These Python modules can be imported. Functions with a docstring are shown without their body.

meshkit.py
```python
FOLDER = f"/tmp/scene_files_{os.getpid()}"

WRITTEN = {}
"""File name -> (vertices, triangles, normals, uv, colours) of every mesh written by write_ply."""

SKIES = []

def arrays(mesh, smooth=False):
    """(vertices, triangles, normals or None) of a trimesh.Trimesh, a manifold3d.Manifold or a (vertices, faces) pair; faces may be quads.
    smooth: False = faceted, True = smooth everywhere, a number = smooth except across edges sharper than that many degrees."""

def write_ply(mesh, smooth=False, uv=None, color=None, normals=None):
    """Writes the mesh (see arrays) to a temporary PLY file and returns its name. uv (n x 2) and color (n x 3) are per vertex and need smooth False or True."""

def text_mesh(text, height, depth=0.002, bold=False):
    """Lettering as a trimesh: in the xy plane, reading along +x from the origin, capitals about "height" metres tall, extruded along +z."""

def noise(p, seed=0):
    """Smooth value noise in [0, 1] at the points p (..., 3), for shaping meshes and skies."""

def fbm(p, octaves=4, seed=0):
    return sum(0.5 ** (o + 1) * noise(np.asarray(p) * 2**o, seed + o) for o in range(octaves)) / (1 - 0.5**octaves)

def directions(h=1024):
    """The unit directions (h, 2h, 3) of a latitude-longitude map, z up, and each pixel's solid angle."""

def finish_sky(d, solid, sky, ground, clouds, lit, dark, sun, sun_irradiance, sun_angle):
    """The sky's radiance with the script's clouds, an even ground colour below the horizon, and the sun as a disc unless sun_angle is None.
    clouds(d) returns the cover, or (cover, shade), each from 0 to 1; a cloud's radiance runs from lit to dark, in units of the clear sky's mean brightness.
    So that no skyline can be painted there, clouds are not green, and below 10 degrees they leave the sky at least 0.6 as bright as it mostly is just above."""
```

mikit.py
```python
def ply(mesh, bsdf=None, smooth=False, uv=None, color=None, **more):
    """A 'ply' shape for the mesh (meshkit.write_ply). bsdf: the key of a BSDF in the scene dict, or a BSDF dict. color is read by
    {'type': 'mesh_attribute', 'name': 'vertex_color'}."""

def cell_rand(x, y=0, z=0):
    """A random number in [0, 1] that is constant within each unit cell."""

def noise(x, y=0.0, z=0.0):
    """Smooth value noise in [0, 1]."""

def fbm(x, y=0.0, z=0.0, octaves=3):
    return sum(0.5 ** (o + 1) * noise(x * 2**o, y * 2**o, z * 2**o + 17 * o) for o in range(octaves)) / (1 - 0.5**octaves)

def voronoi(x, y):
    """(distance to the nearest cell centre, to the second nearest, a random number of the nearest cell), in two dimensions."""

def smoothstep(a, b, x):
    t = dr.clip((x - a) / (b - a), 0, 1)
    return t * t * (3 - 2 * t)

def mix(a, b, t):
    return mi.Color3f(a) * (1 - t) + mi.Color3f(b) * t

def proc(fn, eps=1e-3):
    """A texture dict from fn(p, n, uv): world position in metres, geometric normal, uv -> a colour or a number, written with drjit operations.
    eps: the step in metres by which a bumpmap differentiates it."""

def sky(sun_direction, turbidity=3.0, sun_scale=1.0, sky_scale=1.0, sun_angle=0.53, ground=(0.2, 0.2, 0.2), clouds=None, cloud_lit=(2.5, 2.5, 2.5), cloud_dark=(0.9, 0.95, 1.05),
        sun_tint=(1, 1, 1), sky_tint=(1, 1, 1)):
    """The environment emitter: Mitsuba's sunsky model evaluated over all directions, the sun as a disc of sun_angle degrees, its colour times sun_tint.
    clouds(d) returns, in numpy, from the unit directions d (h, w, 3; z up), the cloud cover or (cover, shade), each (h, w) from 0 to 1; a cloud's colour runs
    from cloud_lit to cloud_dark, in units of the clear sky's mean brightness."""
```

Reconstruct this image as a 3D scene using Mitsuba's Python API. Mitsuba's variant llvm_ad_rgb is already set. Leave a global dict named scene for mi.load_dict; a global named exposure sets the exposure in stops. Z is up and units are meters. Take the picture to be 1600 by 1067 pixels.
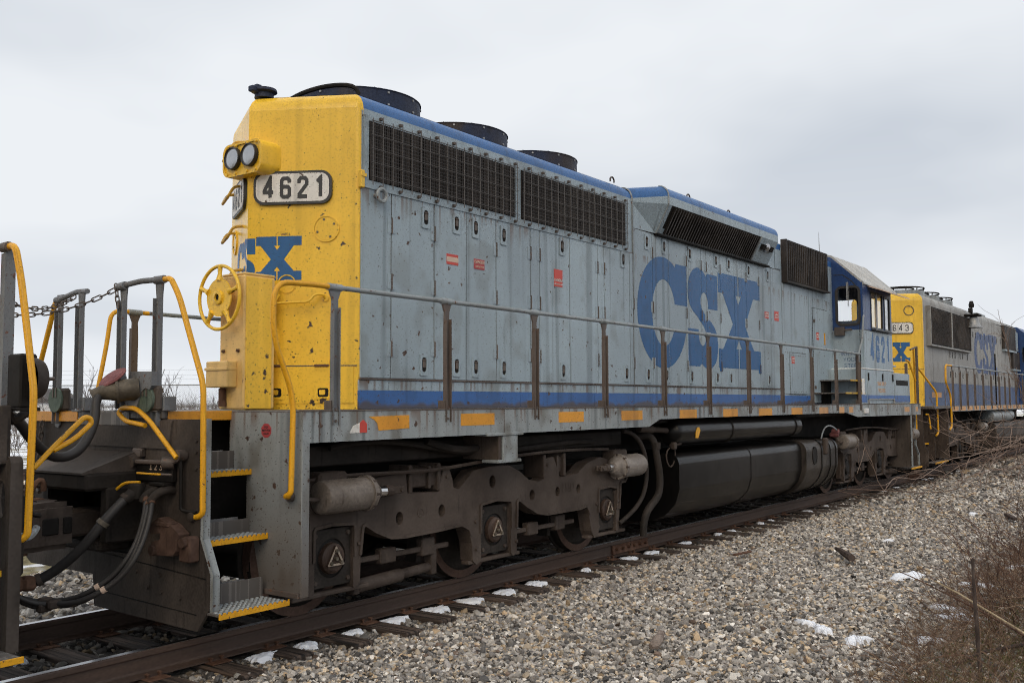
import math
import numpy as np, trimesh, drjit as dr, mitsuba as mi, mikit, meshkit
from shapely.geometry import Polygon, LineString, Point, box as sbox
from shapely import affinity
from shapely.ops import unary_union

T = mi.ScalarTransform4f
scene, labels = {}, {}
rng = np.random.default_rng(7)

# ------------------------------------------------------------------ camera, sky, exposure
CAM, YAW, PITCH, ROLL = np.array([-7.7117, -7.1106, 1.756]), 0.93668, 0.06378, -0.00461
fw = np.array([math.sin(YAW) * math.cos(PITCH), math.cos(YAW) * math.cos(PITCH), math.sin(PITCH)])
rt = np.array([math.cos(YAW), -math.sin(YAW), 0.0])
up = np.cross(rt, fw)
up2 = -rt * math.sin(ROLL) + up * math.cos(ROLL)
scene['camera'] = {'type': 'perspective', 'fov': math.degrees(2 * math.atan(800 / 1511.94)), 'near_clip': 0.05, 'far_clip': 3000.0,
                   'to_world': T().look_at(origin=CAM.tolist(), target=(CAM + fw).tolist(), up=up2.tolist())}


def overcast(d):
    p = d / np.maximum(d[..., 2:3] + 0.18, 0.12)
    a = meshkit.fbm(np.stack([p[..., 0] * 1.15 + 4.2, p[..., 1] * 1.15 + 1.3, d[..., 2] * 0.6], -1), 5, 11)
    b = meshkit.fbm(np.stack([p[..., 0] * 0.3 + 9.1, p[..., 1] * 0.3 + 2.6, d[..., 2] * 0 + 0.5], -1), 3, 5)
    s = np.clip((0.55 * a + 0.45 * b - 0.40) / 0.22, 0, 1)
    return np.ones(d.shape[:2]), s * 0.80 * (0.35 + 0.65 * np.clip((d[..., 2] - 0.02) / 0.25, 0, 1))


scene['sky'] = mikit.sky([-0.80, -0.42, 0.60], turbidity=4, sun_scale=0.17, sun_angle=34, clouds=overcast,
                         cloud_lit=(1.86, 1.93, 2.01), cloud_dark=(1.13, 1.25, 1.42), ground=(0.25, 0.24, 0.22))
exposure = 2.25

# ------------------------------------------------------------------ naming
used = {}


def number(base):
    n = used.get(base, 0)
    used[base] = n + 1
    return base if n == 0 else f'{base}_{n:03d}'


def thing(name, label=None, cat=None, group=None, kind=None):
    k = number(name)
    d = {}
    if label: d['label'] = label
    if cat: d['category'] = cat
    if group: d['group'] = group
    if kind: d['kind'] = kind
    labels[k] = d
    return k


def sub(parent, name, label=None):
    k = number(parent + '__' + name)
    if label: labels[k] = {'label': label}
    return k


def put(key, mesh, mat, smooth=False, color=None):
    if mat in ROW:
        v, f, n = meshkit.arrays(mesh, smooth)
        path = meshkit.write_ply((v, f), False, np.full((len(v), 2), ROW[mat][1] + 0.5), None, normals=n)
        scene[key] = {'type': 'ply', 'filename': path, 'face_normals': n is None, 'bsdf': {'type': 'ref', 'id': ROW[mat][0]}}
    else:
        scene[key] = mikit.ply(mesh, mat, smooth=smooth, color=color)
    return key


def several(parent, name, meshes, mat, smooth=False):
    for m in meshes: part(parent, name, m, mat, smooth)


def part(parent, name, mesh, mat, smooth=False, label=None, stuff=False):
    k = sub(parent, name, label)
    put(k, mesh, mat, smooth)
    if stuff: labels.setdefault(k, {})['kind'] = 'stuff'
    return k


# ------------------------------------------------------------------ meshes: (vertices, triangles)
def cat(ms):
    vs, fs, n = [], [], 0
    for v, f in ms:
        vs.append(np.asarray(v, float)); fs.append(np.asarray(f, int) + n); n += len(v)
    return np.vstack(vs), np.vstack(fs)


_S = np.array([[x, y, z] for x in (-1, 1) for y in (-1, 1) for z in (-1, 1)], float)
_B = trimesh.creation.box(extents=(2, 2, 2))
_cv = []
for s in _S:
    for k in range(3):
        _cv.append((s, k))
_h = trimesh.Trimesh(np.array([s * (1 - 0.2 * (np.arange(3) != k)) for s, k in _cv]), process=False)
from scipy.spatial import ConvexHull
_hull = ConvexHull(_h.vertices)
_hf = _hull.simplices.copy()
for i, f in enumerate(_hf):
    a, b, c = _h.vertices[f]
    if np.dot(np.cross(b - a, c - a), _hull.equations[i, :3]) < 0: _hf[i] = f[::-1]


def box(x0, x1, y0, y1, z0, z1, c=0.0):
    ctr, hs = np.array([x0 + x1, y0 + y1, z0 + z1]) / 2, np.abs(np.array([x1 - x0, y1 - y0, z1 - z0])) / 2
    if c <= 0:
        return np.array(_B.vertices) * hs + ctr, np.array(_B.faces)
    c = min(c, hs.min() * 0.9)
    v = np.array([s * (hs - c * (np.arange(3) != k)) for s, k in _cv])
    return v + ctr, _hf.copy()


def frames(path, closed=False):
    P = np.asarray(path, float)
    t = np.gradient(P, axis=0) if not closed else np.roll(P, -1, 0) - np.roll(P, 1, 0)
    t /= np.linalg.norm(t, axis=1, keepdims=True) + 1e-12
    u = np.cross(t[0], [0, 0, 1.0] if abs(t[0][2]) < 0.9 else [1.0, 0, 0])
    u /= np.linalg.norm(u)
    U = []
    for i in range(len(P)):
        u = u - t[i] * np.dot(u, t[i]); u /= np.linalg.norm(u) + 1e-12
        U.append(u.copy())
    U = np.array(U)
    return P, t, U, np.cross(t, U)


def tube(path, r, n=8, closed=False):
    P, t, U, W = frames(path, closed)
    r = np.broadcast_to(r, len(P))
    a = np.arange(n) * 2 * np.pi / n
    v = (P[:, None] + r[:, None, None] * (np.cos(a)[None, :, None] * U[:, None] + np.sin(a)[None, :, None] * W[:, None])).reshape(-1, 3)
    m = len(P)
    f = []
    for i in range(m if closed else m - 1):
        j = (i + 1) % m
        for k in range(n):
            l = (k + 1) % n
            f += [[i * n + k, i * n + l, j * n + l], [i * n + k, j * n + l, j * n + k]]
    if not closed:
        v = np.vstack([v, P[0], P[-1]])
        for k in range(n):
            f += [[len(v) - 2, (k + 1) % n, k], [len(v) - 1, (m - 1) * n + k, (m - 1) * n + (k + 1) % n]]
    return v, np.array(f)


def bend(pts, r=0.06, k=5):
    """A path through the corner points, each corner rounded."""
    P = [np.asarray(p, float) for p in pts]
    out = [P[0]]
    for a, b, c in zip(P[:-2], P[1:-1], P[2:]):
        la, lc = np.linalg.norm(a - b), np.linalg.norm(c - b)
        d = min(r, la * 0.48, lc * 0.48)
        p, q = b + (a - b) / la * d, b + (c - b) / lc * d
        for s in np.linspace(0, 1, k):
            out.append((1 - s) ** 2 * p + 2 * s * (1 - s) * b + s * s * q)
    out.append(P[-1])
    return np.array(out)


def curve(pts, k=24):
    """Catmull-Rom through the points."""
    from scipy.interpolate import CubicSpline
    P = np.asarray(pts, float)
    s = np.r_[0, np.cumsum(np.linalg.norm(np.diff(P, axis=0), axis=1))]
    return CubicSpline(s, P)(np.linspace(0, s[-1], k))


def cyl(p0, p1, r0, r1=None, n=16):
    return tube([p0, p1], [r0, r0 if r1 is None else r1], n)


def lathe(profile, center, axis='y', n=32):
    """profile: (radius, height along the axis) pairs."""
    pr = np.asarray(profile, float)
    a = np.arange(n) * 2 * np.pi / n
    c, s = np.cos(a), np.sin(a)
    r, h = pr[:, 0], pr[:, 1]
    A, B, Hh = r[:, None] * c, r[:, None] * s, np.repeat(h[:, None], n, 1)
    v = {'y': np.stack([A, Hh, -B], -1), 'z': np.stack([A, B, Hh], -1), 'x': np.stack([Hh, A, B], -1)}[axis].reshape(-1, 3) + np.asarray(center, float)
    f = []
    for i in range(len(pr) - 1):
        for k in range(n):
            l = (k + 1) % n
            f += [[i * n + k, i * n + l, (i + 1) * n + l], [i * n + k, (i + 1) * n + l, (i + 1) * n + k]]
    f = np.array(f)
    return v, f


def ext(poly, axis, a, b):
    """A shapely polygon pushed along an axis from a to b; (u, v) are (x, z) for y, (y, z) for x, (x, y) for z."""
    ms = []
    for g in getattr(poly, 'geoms', [poly]):
        if g.is_empty or g.area < 1e-8: continue
        m = trimesh.creation.extrude_polygon(g, b - a, engine='earcut')
        v, f = np.array(m.vertices), np.array(m.faces)
        if axis == 'y': v, f = np.stack([v[:, 0], v[:, 2] + a, v[:, 1]], 1), f[:, ::-1]
        elif axis == 'x': v = np.stack([v[:, 2] + a, v[:, 0], v[:, 1]], 1)
        else: v = v + [0, 0, a]
        ms.append((v, f))
    return cat(ms)


def P(*pts): return Polygon(pts)
def rrect(x0, z0, x1, z1, r): return sbox(x0 + r, z0 + r, x1 - r, z1 - r).buffer(r, quad_segs=5)
def disc(x, z, r, q=8): return Point(x, z).buffer(r, quad_segs=q)


def inframe(mesh, o, u, v):
    """Local (x, y, z) to o + x u + y v + z (u x v)."""
    m, f = mesh
    u, v = np.asarray(u, float), np.asarray(v, float)
    w = np.cross(u, v)
    return np.asarray(o, float) + m[:, :1] * u + m[:, 1:2] * v + m[:, 2:3] * w, f


def local(poly, a, b): return ext(poly, 'z', a, b)


def mirror(mesh, axis, c=0.0):
    v, f = mesh
    v = v.copy(); v[:, axis] = 2 * c - v[:, axis]
    return v, f[:, ::-1]


def move(mesh, d): return mesh[0] + np.asarray(d, float), mesh[1]


def rotz(mesh, deg, o=(0, 0, 0)):
    a = math.radians(deg); c, s = math.cos(a), math.sin(a)
    v = mesh[0] - np.asarray(o)
    return np.stack([v[:, 0] * c - v[:, 1] * s, v[:, 0] * s + v[:, 1] * c, v[:, 2]], 1) + np.asarray(o), mesh[1]


def bolts(pts, axis, r=0.016, h=0.014):
    ms = []
    for p in pts:
        q = np.array(p, float); e = np.zeros(3); e['xyz'.index(axis[-1])] = -h if axis[0] == '-' else h
        ms.append(cyl(q - e * 0.3, q + e, r, r * 0.85, 6))
    return cat(ms)


# ------------------------------------------------------------------ materials
def rgb(*c): return {'type': 'rgb', 'value': list(c)}


def mat(name, color, rough=0.5, metallic=0.0, spec=0.5, **kw):
    if isinstance(color, tuple) and isinstance(color[0], str):
        ROW[name] = (f'm_any_{color[0]}', len(PAL))
        PAL.append((color[1] + [0.0] * 20)[:19] + [rough])
        return name
    scene[name] = {'type': 'twosided', 'bsdf': {'type': 'principled', 'base_color': rgb(*color) if isinstance(color, (tuple, list)) else color,
                                               'roughness': rough, 'metallic': metallic, 'specular': spec, **kw}}
    return name


def col(c): return mi.Color3f(*c)


def chipmask(u, v, s, thr, size):
    d, _, w = mikit.voronoi(u * s, v * s)
    r = size * dr.maximum((w - thr) / (1 - thr), 0)
    wob = 0.10 * mikit.noise(u * s * 5, v * s * 5)
    return mikit.smoothstep(0.06, -0.02, d + wob - r) * dr.select(w > thr, 1.0, 0.0)


PAL = []          # one row per paint or grime; a mesh carries its row's number in its uv
ROW = {}


def paint(base, dirt=0.30, chip=0.87, size=0.30, scale=15.0, fade=(1.08, 1.08, 1.06), grime=(-9.0, 0.1), rust=(0.055, 0.028, 0.018), streak=0.3, low=(-9.0, 0.1), run=-9.0):
    """Weathered paint: fading, runs of dirt, specks, rust chips; grime: (height, reach) of a dirty lower edge; low: (height, reach) where chips crowd."""
    return ('paint', [*base, *fade, *rust, dirt, chip, size, scale, *grime, streak, *low, run])


def grimefn(base, alt, s=3.0):
    return ('grime', [*base, *alt, s])


def row(uv):
    i = mi.UInt32(dr.maximum(mi.Int32(dr.floor(uv.x)), 0)) * 20
    tab = mi.Float([x for r in PAL for x in r])
    return lambda k: dr.gather(mi.Float, tab, i + k)


def rough_fn(p, n, uv): return row(uv)(19)


def paint_fn(p, n, uv):
    g = row(uv)
    base, fade, rust = (mi.Color3f(g(k), g(k + 1), g(k + 2)) for k in (0, 3, 6))
    dirt, chip, size, scale, gz, gr_, streak, lz, lr = (g(k) for k in range(9, 18))
    h = dr.maximum(dr.sqrt(n.x * n.x + n.y * n.y), 1e-4)
    flat = dr.abs(n.z) > 0.8
    u = dr.select(flat, p.x, (p.y * n.x - p.x * n.y) / h)
    z = dr.select(flat, p.y + 2.0, p.z)
    c = mikit.mix(base * 0.86, base * fade, mikit.smoothstep(0.25, 0.75, mikit.fbm(u * 0.9, z * 0.9, p.y * 0.3, 3)))
    run = mikit.noise(u * 26, z * 0.55, 3.0) * mikit.noise(u * 7, z * 0.35, 9.0)
    c = c * (1 - streak * mikit.smoothstep(0.30, 0.62, run))
    lite = mikit.noise(u * 17, z * 0.7, 21.0) * mikit.noise(u * 5, z * 0.3, 33.0)
    c = mikit.mix(c, c * 1.18 + 0.012, mikit.smoothstep(0.4, 0.75, lite) * 0.4)
    c = c * (1 - 0.16 * mikit.smoothstep(0.62, 0.9, mikit.noise(u * 110, z * 110, 1.0)))
    c = mikit.mix(c, c * col((0.70, 0.66, 0.62)), mikit.smoothstep(0.55, 0.8, mikit.fbm(u * 4.5, z * 3.0, 40.0, 3)) * dirt * 2)
    th = chip - 0.55 * (1 - mikit.smoothstep(lz, lz + lr, z)) * mikit.smoothstep(0.35, 0.6, mikit.noise(u * 3, z * 3, 77.0))
    th = th + 0.16 * (0.5 - mikit.smoothstep(0.35, 0.7, mikit.fbm(u * 1.1, z * 1.1, 60.0, 2)))
    wu = u + 0.030 * (mikit.noise(u * 34, z * 34, 51.0) - 0.5) + 0.012 * (mikit.noise(u * 95, z * 95, 52.0) - 0.5)
    wz = z + 0.036 * (mikit.noise(u * 34, z * 34, 53.0) - 0.5) + 0.012 * (mikit.noise(u * 95, z * 95, 54.0) - 0.5)
    m = dr.maximum(chipmask(wu, wz, scale, th + 0.05, size * 0.85), 0.8 * chipmask(u + 7.3, z + 3.1, scale * 3.4, th + 0.01, size * 0.85))
    c = mikit.mix(c, rust * (0.7 + 0.9 * mikit.noise(u * 60, z * 60)), m)
    drop = g(18) - z
    rr = mikit.smoothstep(0.60, 0.82, mikit.noise(u * 31, 5.0, 7.0)) * (1 - mikit.smoothstep(0.0, 0.05 + 0.34 * mikit.noise(u * 13, 2.0, 1.0), drop)) * mikit.smoothstep(-0.004, 0.006, drop)
    c = mikit.mix(c, col((0.12, 0.062, 0.034)), 0.62 * rr)
    d = 1 - mikit.smoothstep(gz, gz + gr_, z + 0.10 * (mikit.fbm(u * 6, z * 2, 5.0, 3) - 0.5))
    return mikit.mix(c, col((0.075, 0.058, 0.047)), d * 0.85)


def grime_fn(p, n, uv):
    g = row(uv)
    base, alt = (mi.Color3f(g(k), g(k + 1), g(k + 2)) for k in (0, 3))
    s = g(6)
    c = mikit.mix(base, alt, mikit.smoothstep(0.35, 0.7, mikit.fbm(p.x * s, p.z * s + p.y * 2.1, p.y * s, 4)))
    c = c * (0.8 + 0.4 * mikit.noise(p.x * 70, p.z * 70, p.y * 70))
    d = mikit.smoothstep(0.72, 0.9, mikit.noise(p.x * 24, p.z * 5, p.y * 24))
    return mikit.mix(c, c * 0.5, d * 0.6)


def uber(fn, spec): return {'type': 'twosided', 'bsdf': {'type': 'principled', 'base_color': mikit.proc(fn), 'roughness': mikit.proc(rough_fn), 'specular': spec}}


scene['m_any_paint'], scene['m_any_grime'] = uber(paint_fn, 0.45), uber(grime_fn, 0.22)


GRAY, BLUE, YEL = (0.290, 0.362, 0.418), (0.026, 0.110, 0.31), (0.79, 0.49, 0.035)
for i_, k_ in enumerate((1.0, 0.93, 1.06, 0.98)):
    mat('m_gray' + ('', '_b', '_c', '_d')[i_], paint(tuple(q * k_ for q in GRAY), run=(3.715, 3.72, 1.0, 3.715)[i_]), 0.42)
mat('m_gray_skirt', paint(GRAY, 0.5, 0.76, rust=(0.09, 0.04, 0.02), streak=0.35, run=1.974), 0.45)
mat('m_sill', paint((0.255, 0.283, 0.298), 0.65, 0.72, 0.36, 13.0, streak=0.5, rust=(0.05, 0.028, 0.02), run=1.702), 0.5)
mat('m_riser', grimefn((0.12, 0.12, 0.125), (0.19, 0.19, 0.195), 5.0), 0.55)
mat('m_panel', paint((0.25, 0.275, 0.29), 0.6, 0.76, 0.36, 13.0, streak=0.5, rust=(0.05, 0.028, 0.02), grime=(0.25, 1.25), run=1.70), 0.5)
mat('m_blue_far', paint((0.05, 0.085, 0.195), 0.4, 0.88, streak=0.3), 0.5)
mat('m_gray_dull', paint((0.265, 0.265, 0.26), 0.4, 0.88, streak=0.3), 0.5)
mat('m_blue_dull', paint((0.078, 0.115, 0.215), 0.4, 0.88, streak=0.3), 0.5)
mat('m_blue', paint(BLUE, 0.2, 0.86), 0.4)
mat('m_blue_stripe', paint((0.036, 0.115, 0.33), 0.3, 0.76, 0.36, grime=(1.725, 0.05), streak=0.25), 0.42)
mat('m_logo', paint((0.014, 0.096, 0.265), 0.2, 0.9), 0.42)
mat('m_yellow', paint(YEL, 0.17, 0.985, 0.42, 14.0, fade=(1.05, 1.06, 1.2), rust=(0.05, 0.03, 0.02), streak=0.14, low=(1.72, 0.78)), 0.27)
mat('m_yellow_pale', paint((0.64, 0.43, 0.13), 0.3, 0.86, fade=(1.1, 1.1, 1.3), streak=0.25, rust=(0.16, 0.07, 0.03)), 0.4)
mat('m_rail_yellow', paint((0.72, 0.36, 0.012), 0.15, 0.84, 0.28, 24.0, streak=0.1, rust=(0.12, 0.06, 0.02)), 0.42)
mat('m_edge_dirty', paint((0.55, 0.33, 0.04), 0.6, 0.6, 0.4, 18.0, streak=0.4, rust=(0.06, 0.045, 0.035)), 0.5)
mat('m_slat', grimefn((0.055, 0.052, 0.052), (0.115, 0.11, 0.11), 5.0), 0.5)
mat('m_rail_gray', paint((0.25, 0.28, 0.30), 0.4, 0.72, 0.36, 22.0, rust=(0.09, 0.04, 0.025)), 0.45)
mat('m_post', paint((0.075, 0.062, 0.056), 0.4, 0.68, 0.36, 20.0, rust=(0.10, 0.055, 0.038), fade=(1.6, 1.55, 1.5)), 0.55)
mat('m_post_gray', paint((0.15, 0.16, 0.175), 0.4, 0.68, 0.36, 20.0, rust=(0.10, 0.045, 0.03)), 0.5)
mat('m_reflector', paint((0.62, 0.27, 0.02), 0.25, 0.85, streak=0.2), 0.35)
mat('m_reflector_pale', paint((0.52, 0.27, 0.10), 0.35, 0.85, streak=0.3), 0.4)


mat('m_truck', grimefn((0.050, 0.038, 0.032), (0.084, 0.066, 0.056)), 0.7)
mat('m_truck_dark', grimefn((0.020, 0.017, 0.015), (0.040, 0.033, 0.029)), 0.7)
mat('m_cylinder', grimefn((0.13, 0.11, 0.095), (0.235, 0.21, 0.19)), 0.42)
mat('m_pilot', grimefn((0.040, 0.033, 0.029), (0.088, 0.073, 0.064), 1.6), 0.6)
mat('m_black', grimefn((0.008, 0.007, 0.0065), (0.018, 0.015, 0.013)), 0.65)
mat('m_tank', grimefn((0.005, 0.0048, 0.0048), (0.015, 0.0135, 0.013), 1.2), 0.30)
mat('m_tank_end', grimefn((0.018, 0.015, 0.013), (0.046, 0.039, 0.034), 2.5), 0.4)
mat('m_rust', grimefn((0.085, 0.045, 0.030), (0.15, 0.085, 0.058), 6.0), 0.8)
mat('m_rust_dark', grimefn((0.050, 0.030, 0.023), (0.095, 0.058, 0.045), 6.0), 0.8)
mat('m_bearing', grimefn((0.045, 0.030, 0.024), (0.085, 0.058, 0.046), 8.0), 0.5)
mat('m_emblem', (0.30, 0.25, 0.20), 0.5)
mat('m_steel', (0.62, 0.62, 0.63), 0.22, 1.0)
mat('m_railhead', (0.42, 0.42, 0.44), 0.24, 1.0)
mat('m_wheel_rim', grimefn((0.075, 0.045, 0.035), (0.115, 0.072, 0.056), 4.0), 0.6)
mat('m_rubber', (0.028, 0.026, 0.026), 0.55)
mat('m_grille', grimefn((0.028, 0.024, 0.023), (0.055, 0.047, 0.043)), 0.6)
mat('m_wire', (0.05, 0.046, 0.045), 0.5)
mat('m_wire_lite', (0.085, 0.08, 0.078), 0.5)
mat('m_fan', grimefn((0.022, 0.032, 0.065), (0.042, 0.034, 0.032), 2.2), 0.55)
mat('m_white', paint((0.66, 0.65, 0.63), 0.25, 0.85, streak=0.25), 0.4)
mat('m_ink', (0.022, 0.024, 0.028), 0.45)
mat('m_red', (0.50, 0.055, 0.04), 0.45)
mat('m_red_faded', (0.36, 0.055, 0.06), 0.5)
mat('m_cream', (0.56, 0.42, 0.33), 0.5)
mat('m_roof_gray', paint((0.42, 0.42, 0.41), 0.3, 0.8, streak=0.3), 0.5)
mat('m_deepblue', paint((0.02, 0.055, 0.17), 0.15, 0.85), 0.35)
mat('m_green', grimefn((0.065, 0.095, 0.078), (0.11, 0.14, 0.115), 9.0), 0.6)
mat('m_lid_red', grimefn((0.15, 0.05, 0.052), (0.21, 0.085, 0.085), 9.0), 0.6)
mat('m_brass', grimefn((0.070, 0.060, 0.046), (0.125, 0.108, 0.085), 9.0), 0.45)
mat('m_lens', (0.42, 0.43, 0.45), 0.16, 0.8)
scene['m_glass'] = {'type': 'thindielectric', 'int_ior': 1.5}
scene['m_clear'] = {'type': 'dielectric', 'int_ior': 1.5}
mat('m_dark_glass', (0.03, 0.034, 0.036), 0.12, 0.0, 0.7)


def tread_fn(p, n, uv):
    a = mikit.smoothstep(0.55, 0.75, mikit.noise(p.x * 40 + p.y * 40, p.x * 40 - p.y * 40, 2.0))
    c = mikit.mix(col((0.16, 0.155, 0.15)), col((0.075, 0.06, 0.052)), mikit.fbm(p.x * 3, p.y * 3, p.z * 3, 3))
    return c * (0.75 + 0.5 * a)


mat('m_tread', mikit.proc(tread_fn), 0.5)


def rail_fn(p, n, uv):
    a = mikit.fbm(p.x * 1.3, p.z * 30, p.y * 5, 4)
    return mikit.mix(col((0.040, 0.026, 0.021)), col((0.085, 0.052, 0.038)), a) * (0.85 + 0.3 * mikit.noise(p.x * 60, p.z * 120))


mat('m_rail', mikit.proc(rail_fn), 0.7)


def tie_fn(p, n, uv):
    g = mikit.fbm(p.x * 45, p.y * 2.2, p.z * 45, 4)
    c = mikit.mix(col((0.022, 0.016, 0.013)), col((0.095, 0.068, 0.054)), mikit.smoothstep(0.3, 0.72, g))
    crack = mikit.smoothstep(0.60, 0.68, mikit.noise(p.x * 70, p.y * 1.4, 4.0))
    return c * (1 - 0.6 * crack)


mat('m_tie', mikit.proc(tie_fn), 0.85)


def snow_fn(p, n, uv):
    return mikit.mix(col((0.72, 0.76, 0.84)), col((0.86, 0.89, 0.94)), mikit.noise(p.x * 30, p.y * 30, p.z * 30))


mat('m_snow', mikit.proc(snow_fn), 0.7, 0.0, 0.3)


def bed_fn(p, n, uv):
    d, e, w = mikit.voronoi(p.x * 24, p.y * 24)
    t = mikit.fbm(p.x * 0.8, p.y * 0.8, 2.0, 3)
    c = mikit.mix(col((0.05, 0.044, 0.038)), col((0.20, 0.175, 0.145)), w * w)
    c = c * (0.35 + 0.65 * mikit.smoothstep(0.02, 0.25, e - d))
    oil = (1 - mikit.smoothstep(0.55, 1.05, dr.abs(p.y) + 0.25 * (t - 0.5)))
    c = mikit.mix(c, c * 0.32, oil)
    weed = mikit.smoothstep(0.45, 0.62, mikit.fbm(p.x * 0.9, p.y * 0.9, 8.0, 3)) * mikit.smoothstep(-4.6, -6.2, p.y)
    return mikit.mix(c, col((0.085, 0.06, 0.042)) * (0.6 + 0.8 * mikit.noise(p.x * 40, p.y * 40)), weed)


mat('m_bed', mikit.proc(bed_fn), 0.9, 0.0, 0.3)


def ground_fn(p, n, uv):
    a = mikit.fbm(p.x * 0.33, p.y * 0.33, 1.0, 5)
    b = mikit.fbm(p.x * 1.7, p.y * 1.7, 5.0, 4)
    g = mikit.mix(col((0.125, 0.115, 0.055)), col((0.17, 0.14, 0.085)), a)
    g = g * (0.6 + 0.8 * mikit.noise(p.x * 14, p.y * 14, 3.0))
    far = mikit.smoothstep(3.0, 26.0, p.y)
    s = mikit.smoothstep(0.60 - 0.22 * far, 0.72 - 0.22 * far, 0.5 * a + 0.5 * b) * mikit.smoothstep(3.5, 5.5, p.y)
    soil = mikit.mix(col((0.07, 0.05, 0.036)), col((0.12, 0.09, 0.065)), b)
    g = mikit.mix(g, soil, mikit.smoothstep(-2.0, -5.0, p.y))
    return mikit.mix(g, col((0.66, 0.69, 0.74)), s)


mat('m_ground', mikit.proc(ground_fn), 0.9, 0.0, 0.2)
scene['m_stone'] = {'type': 'diffuse', 'reflectance': {'type': 'mesh_attribute', 'name': 'vertex_color'}}
scene['m_twig'] = {'type': 'twosided', 'bsdf': {'type': 'diffuse', 'reflectance': {'type': 'mesh_attribute', 'name': 'vertex_color'}}}
mat('m_galv', (0.30, 0.31, 0.32), 0.45, 0.3)
mat('m_bark', grimefn((0.05, 0.038, 0.034), (0.085, 0.066, 0.058), 12.0), 0.85)
mat('m_old_wood', grimefn((0.13, 0.10, 0.085), (0.24, 0.20, 0.175), 14.0), 0.85)
mat('m_cane', grimefn((0.30, 0.235, 0.15), (0.42, 0.34, 0.23), 10.0), 0.7)
mat('m_haze_wood', (0.145, 0.12, 0.115), 0.9)
mat('m_wall_white', (0.55, 0.55, 0.55), 0.7)

# ------------------------------------------------------------------ ground, ballast, track
def grid(xs, ys, zf):
    X, Y = np.meshgrid(xs, ys, indexing='ij')
    v = np.stack([X, Y, zf(X, Y)], -1).reshape(-1, 3)
    n, m = len(xs), len(ys)
    i = (np.arange(n - 1)[:, None] * m + np.arange(m - 1)[None, :]).reshape(-1)
    return v, np.vstack([np.stack([i, i + m, i + m + 1], 1), np.stack([i, i + m + 1, i + 1], 1)])


def nz(X, Y, s, seed=0): return meshkit.fbm(np.stack([X * s, Y * s, X * 0 + 0.5], -1), 4, seed) - 0.5


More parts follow.
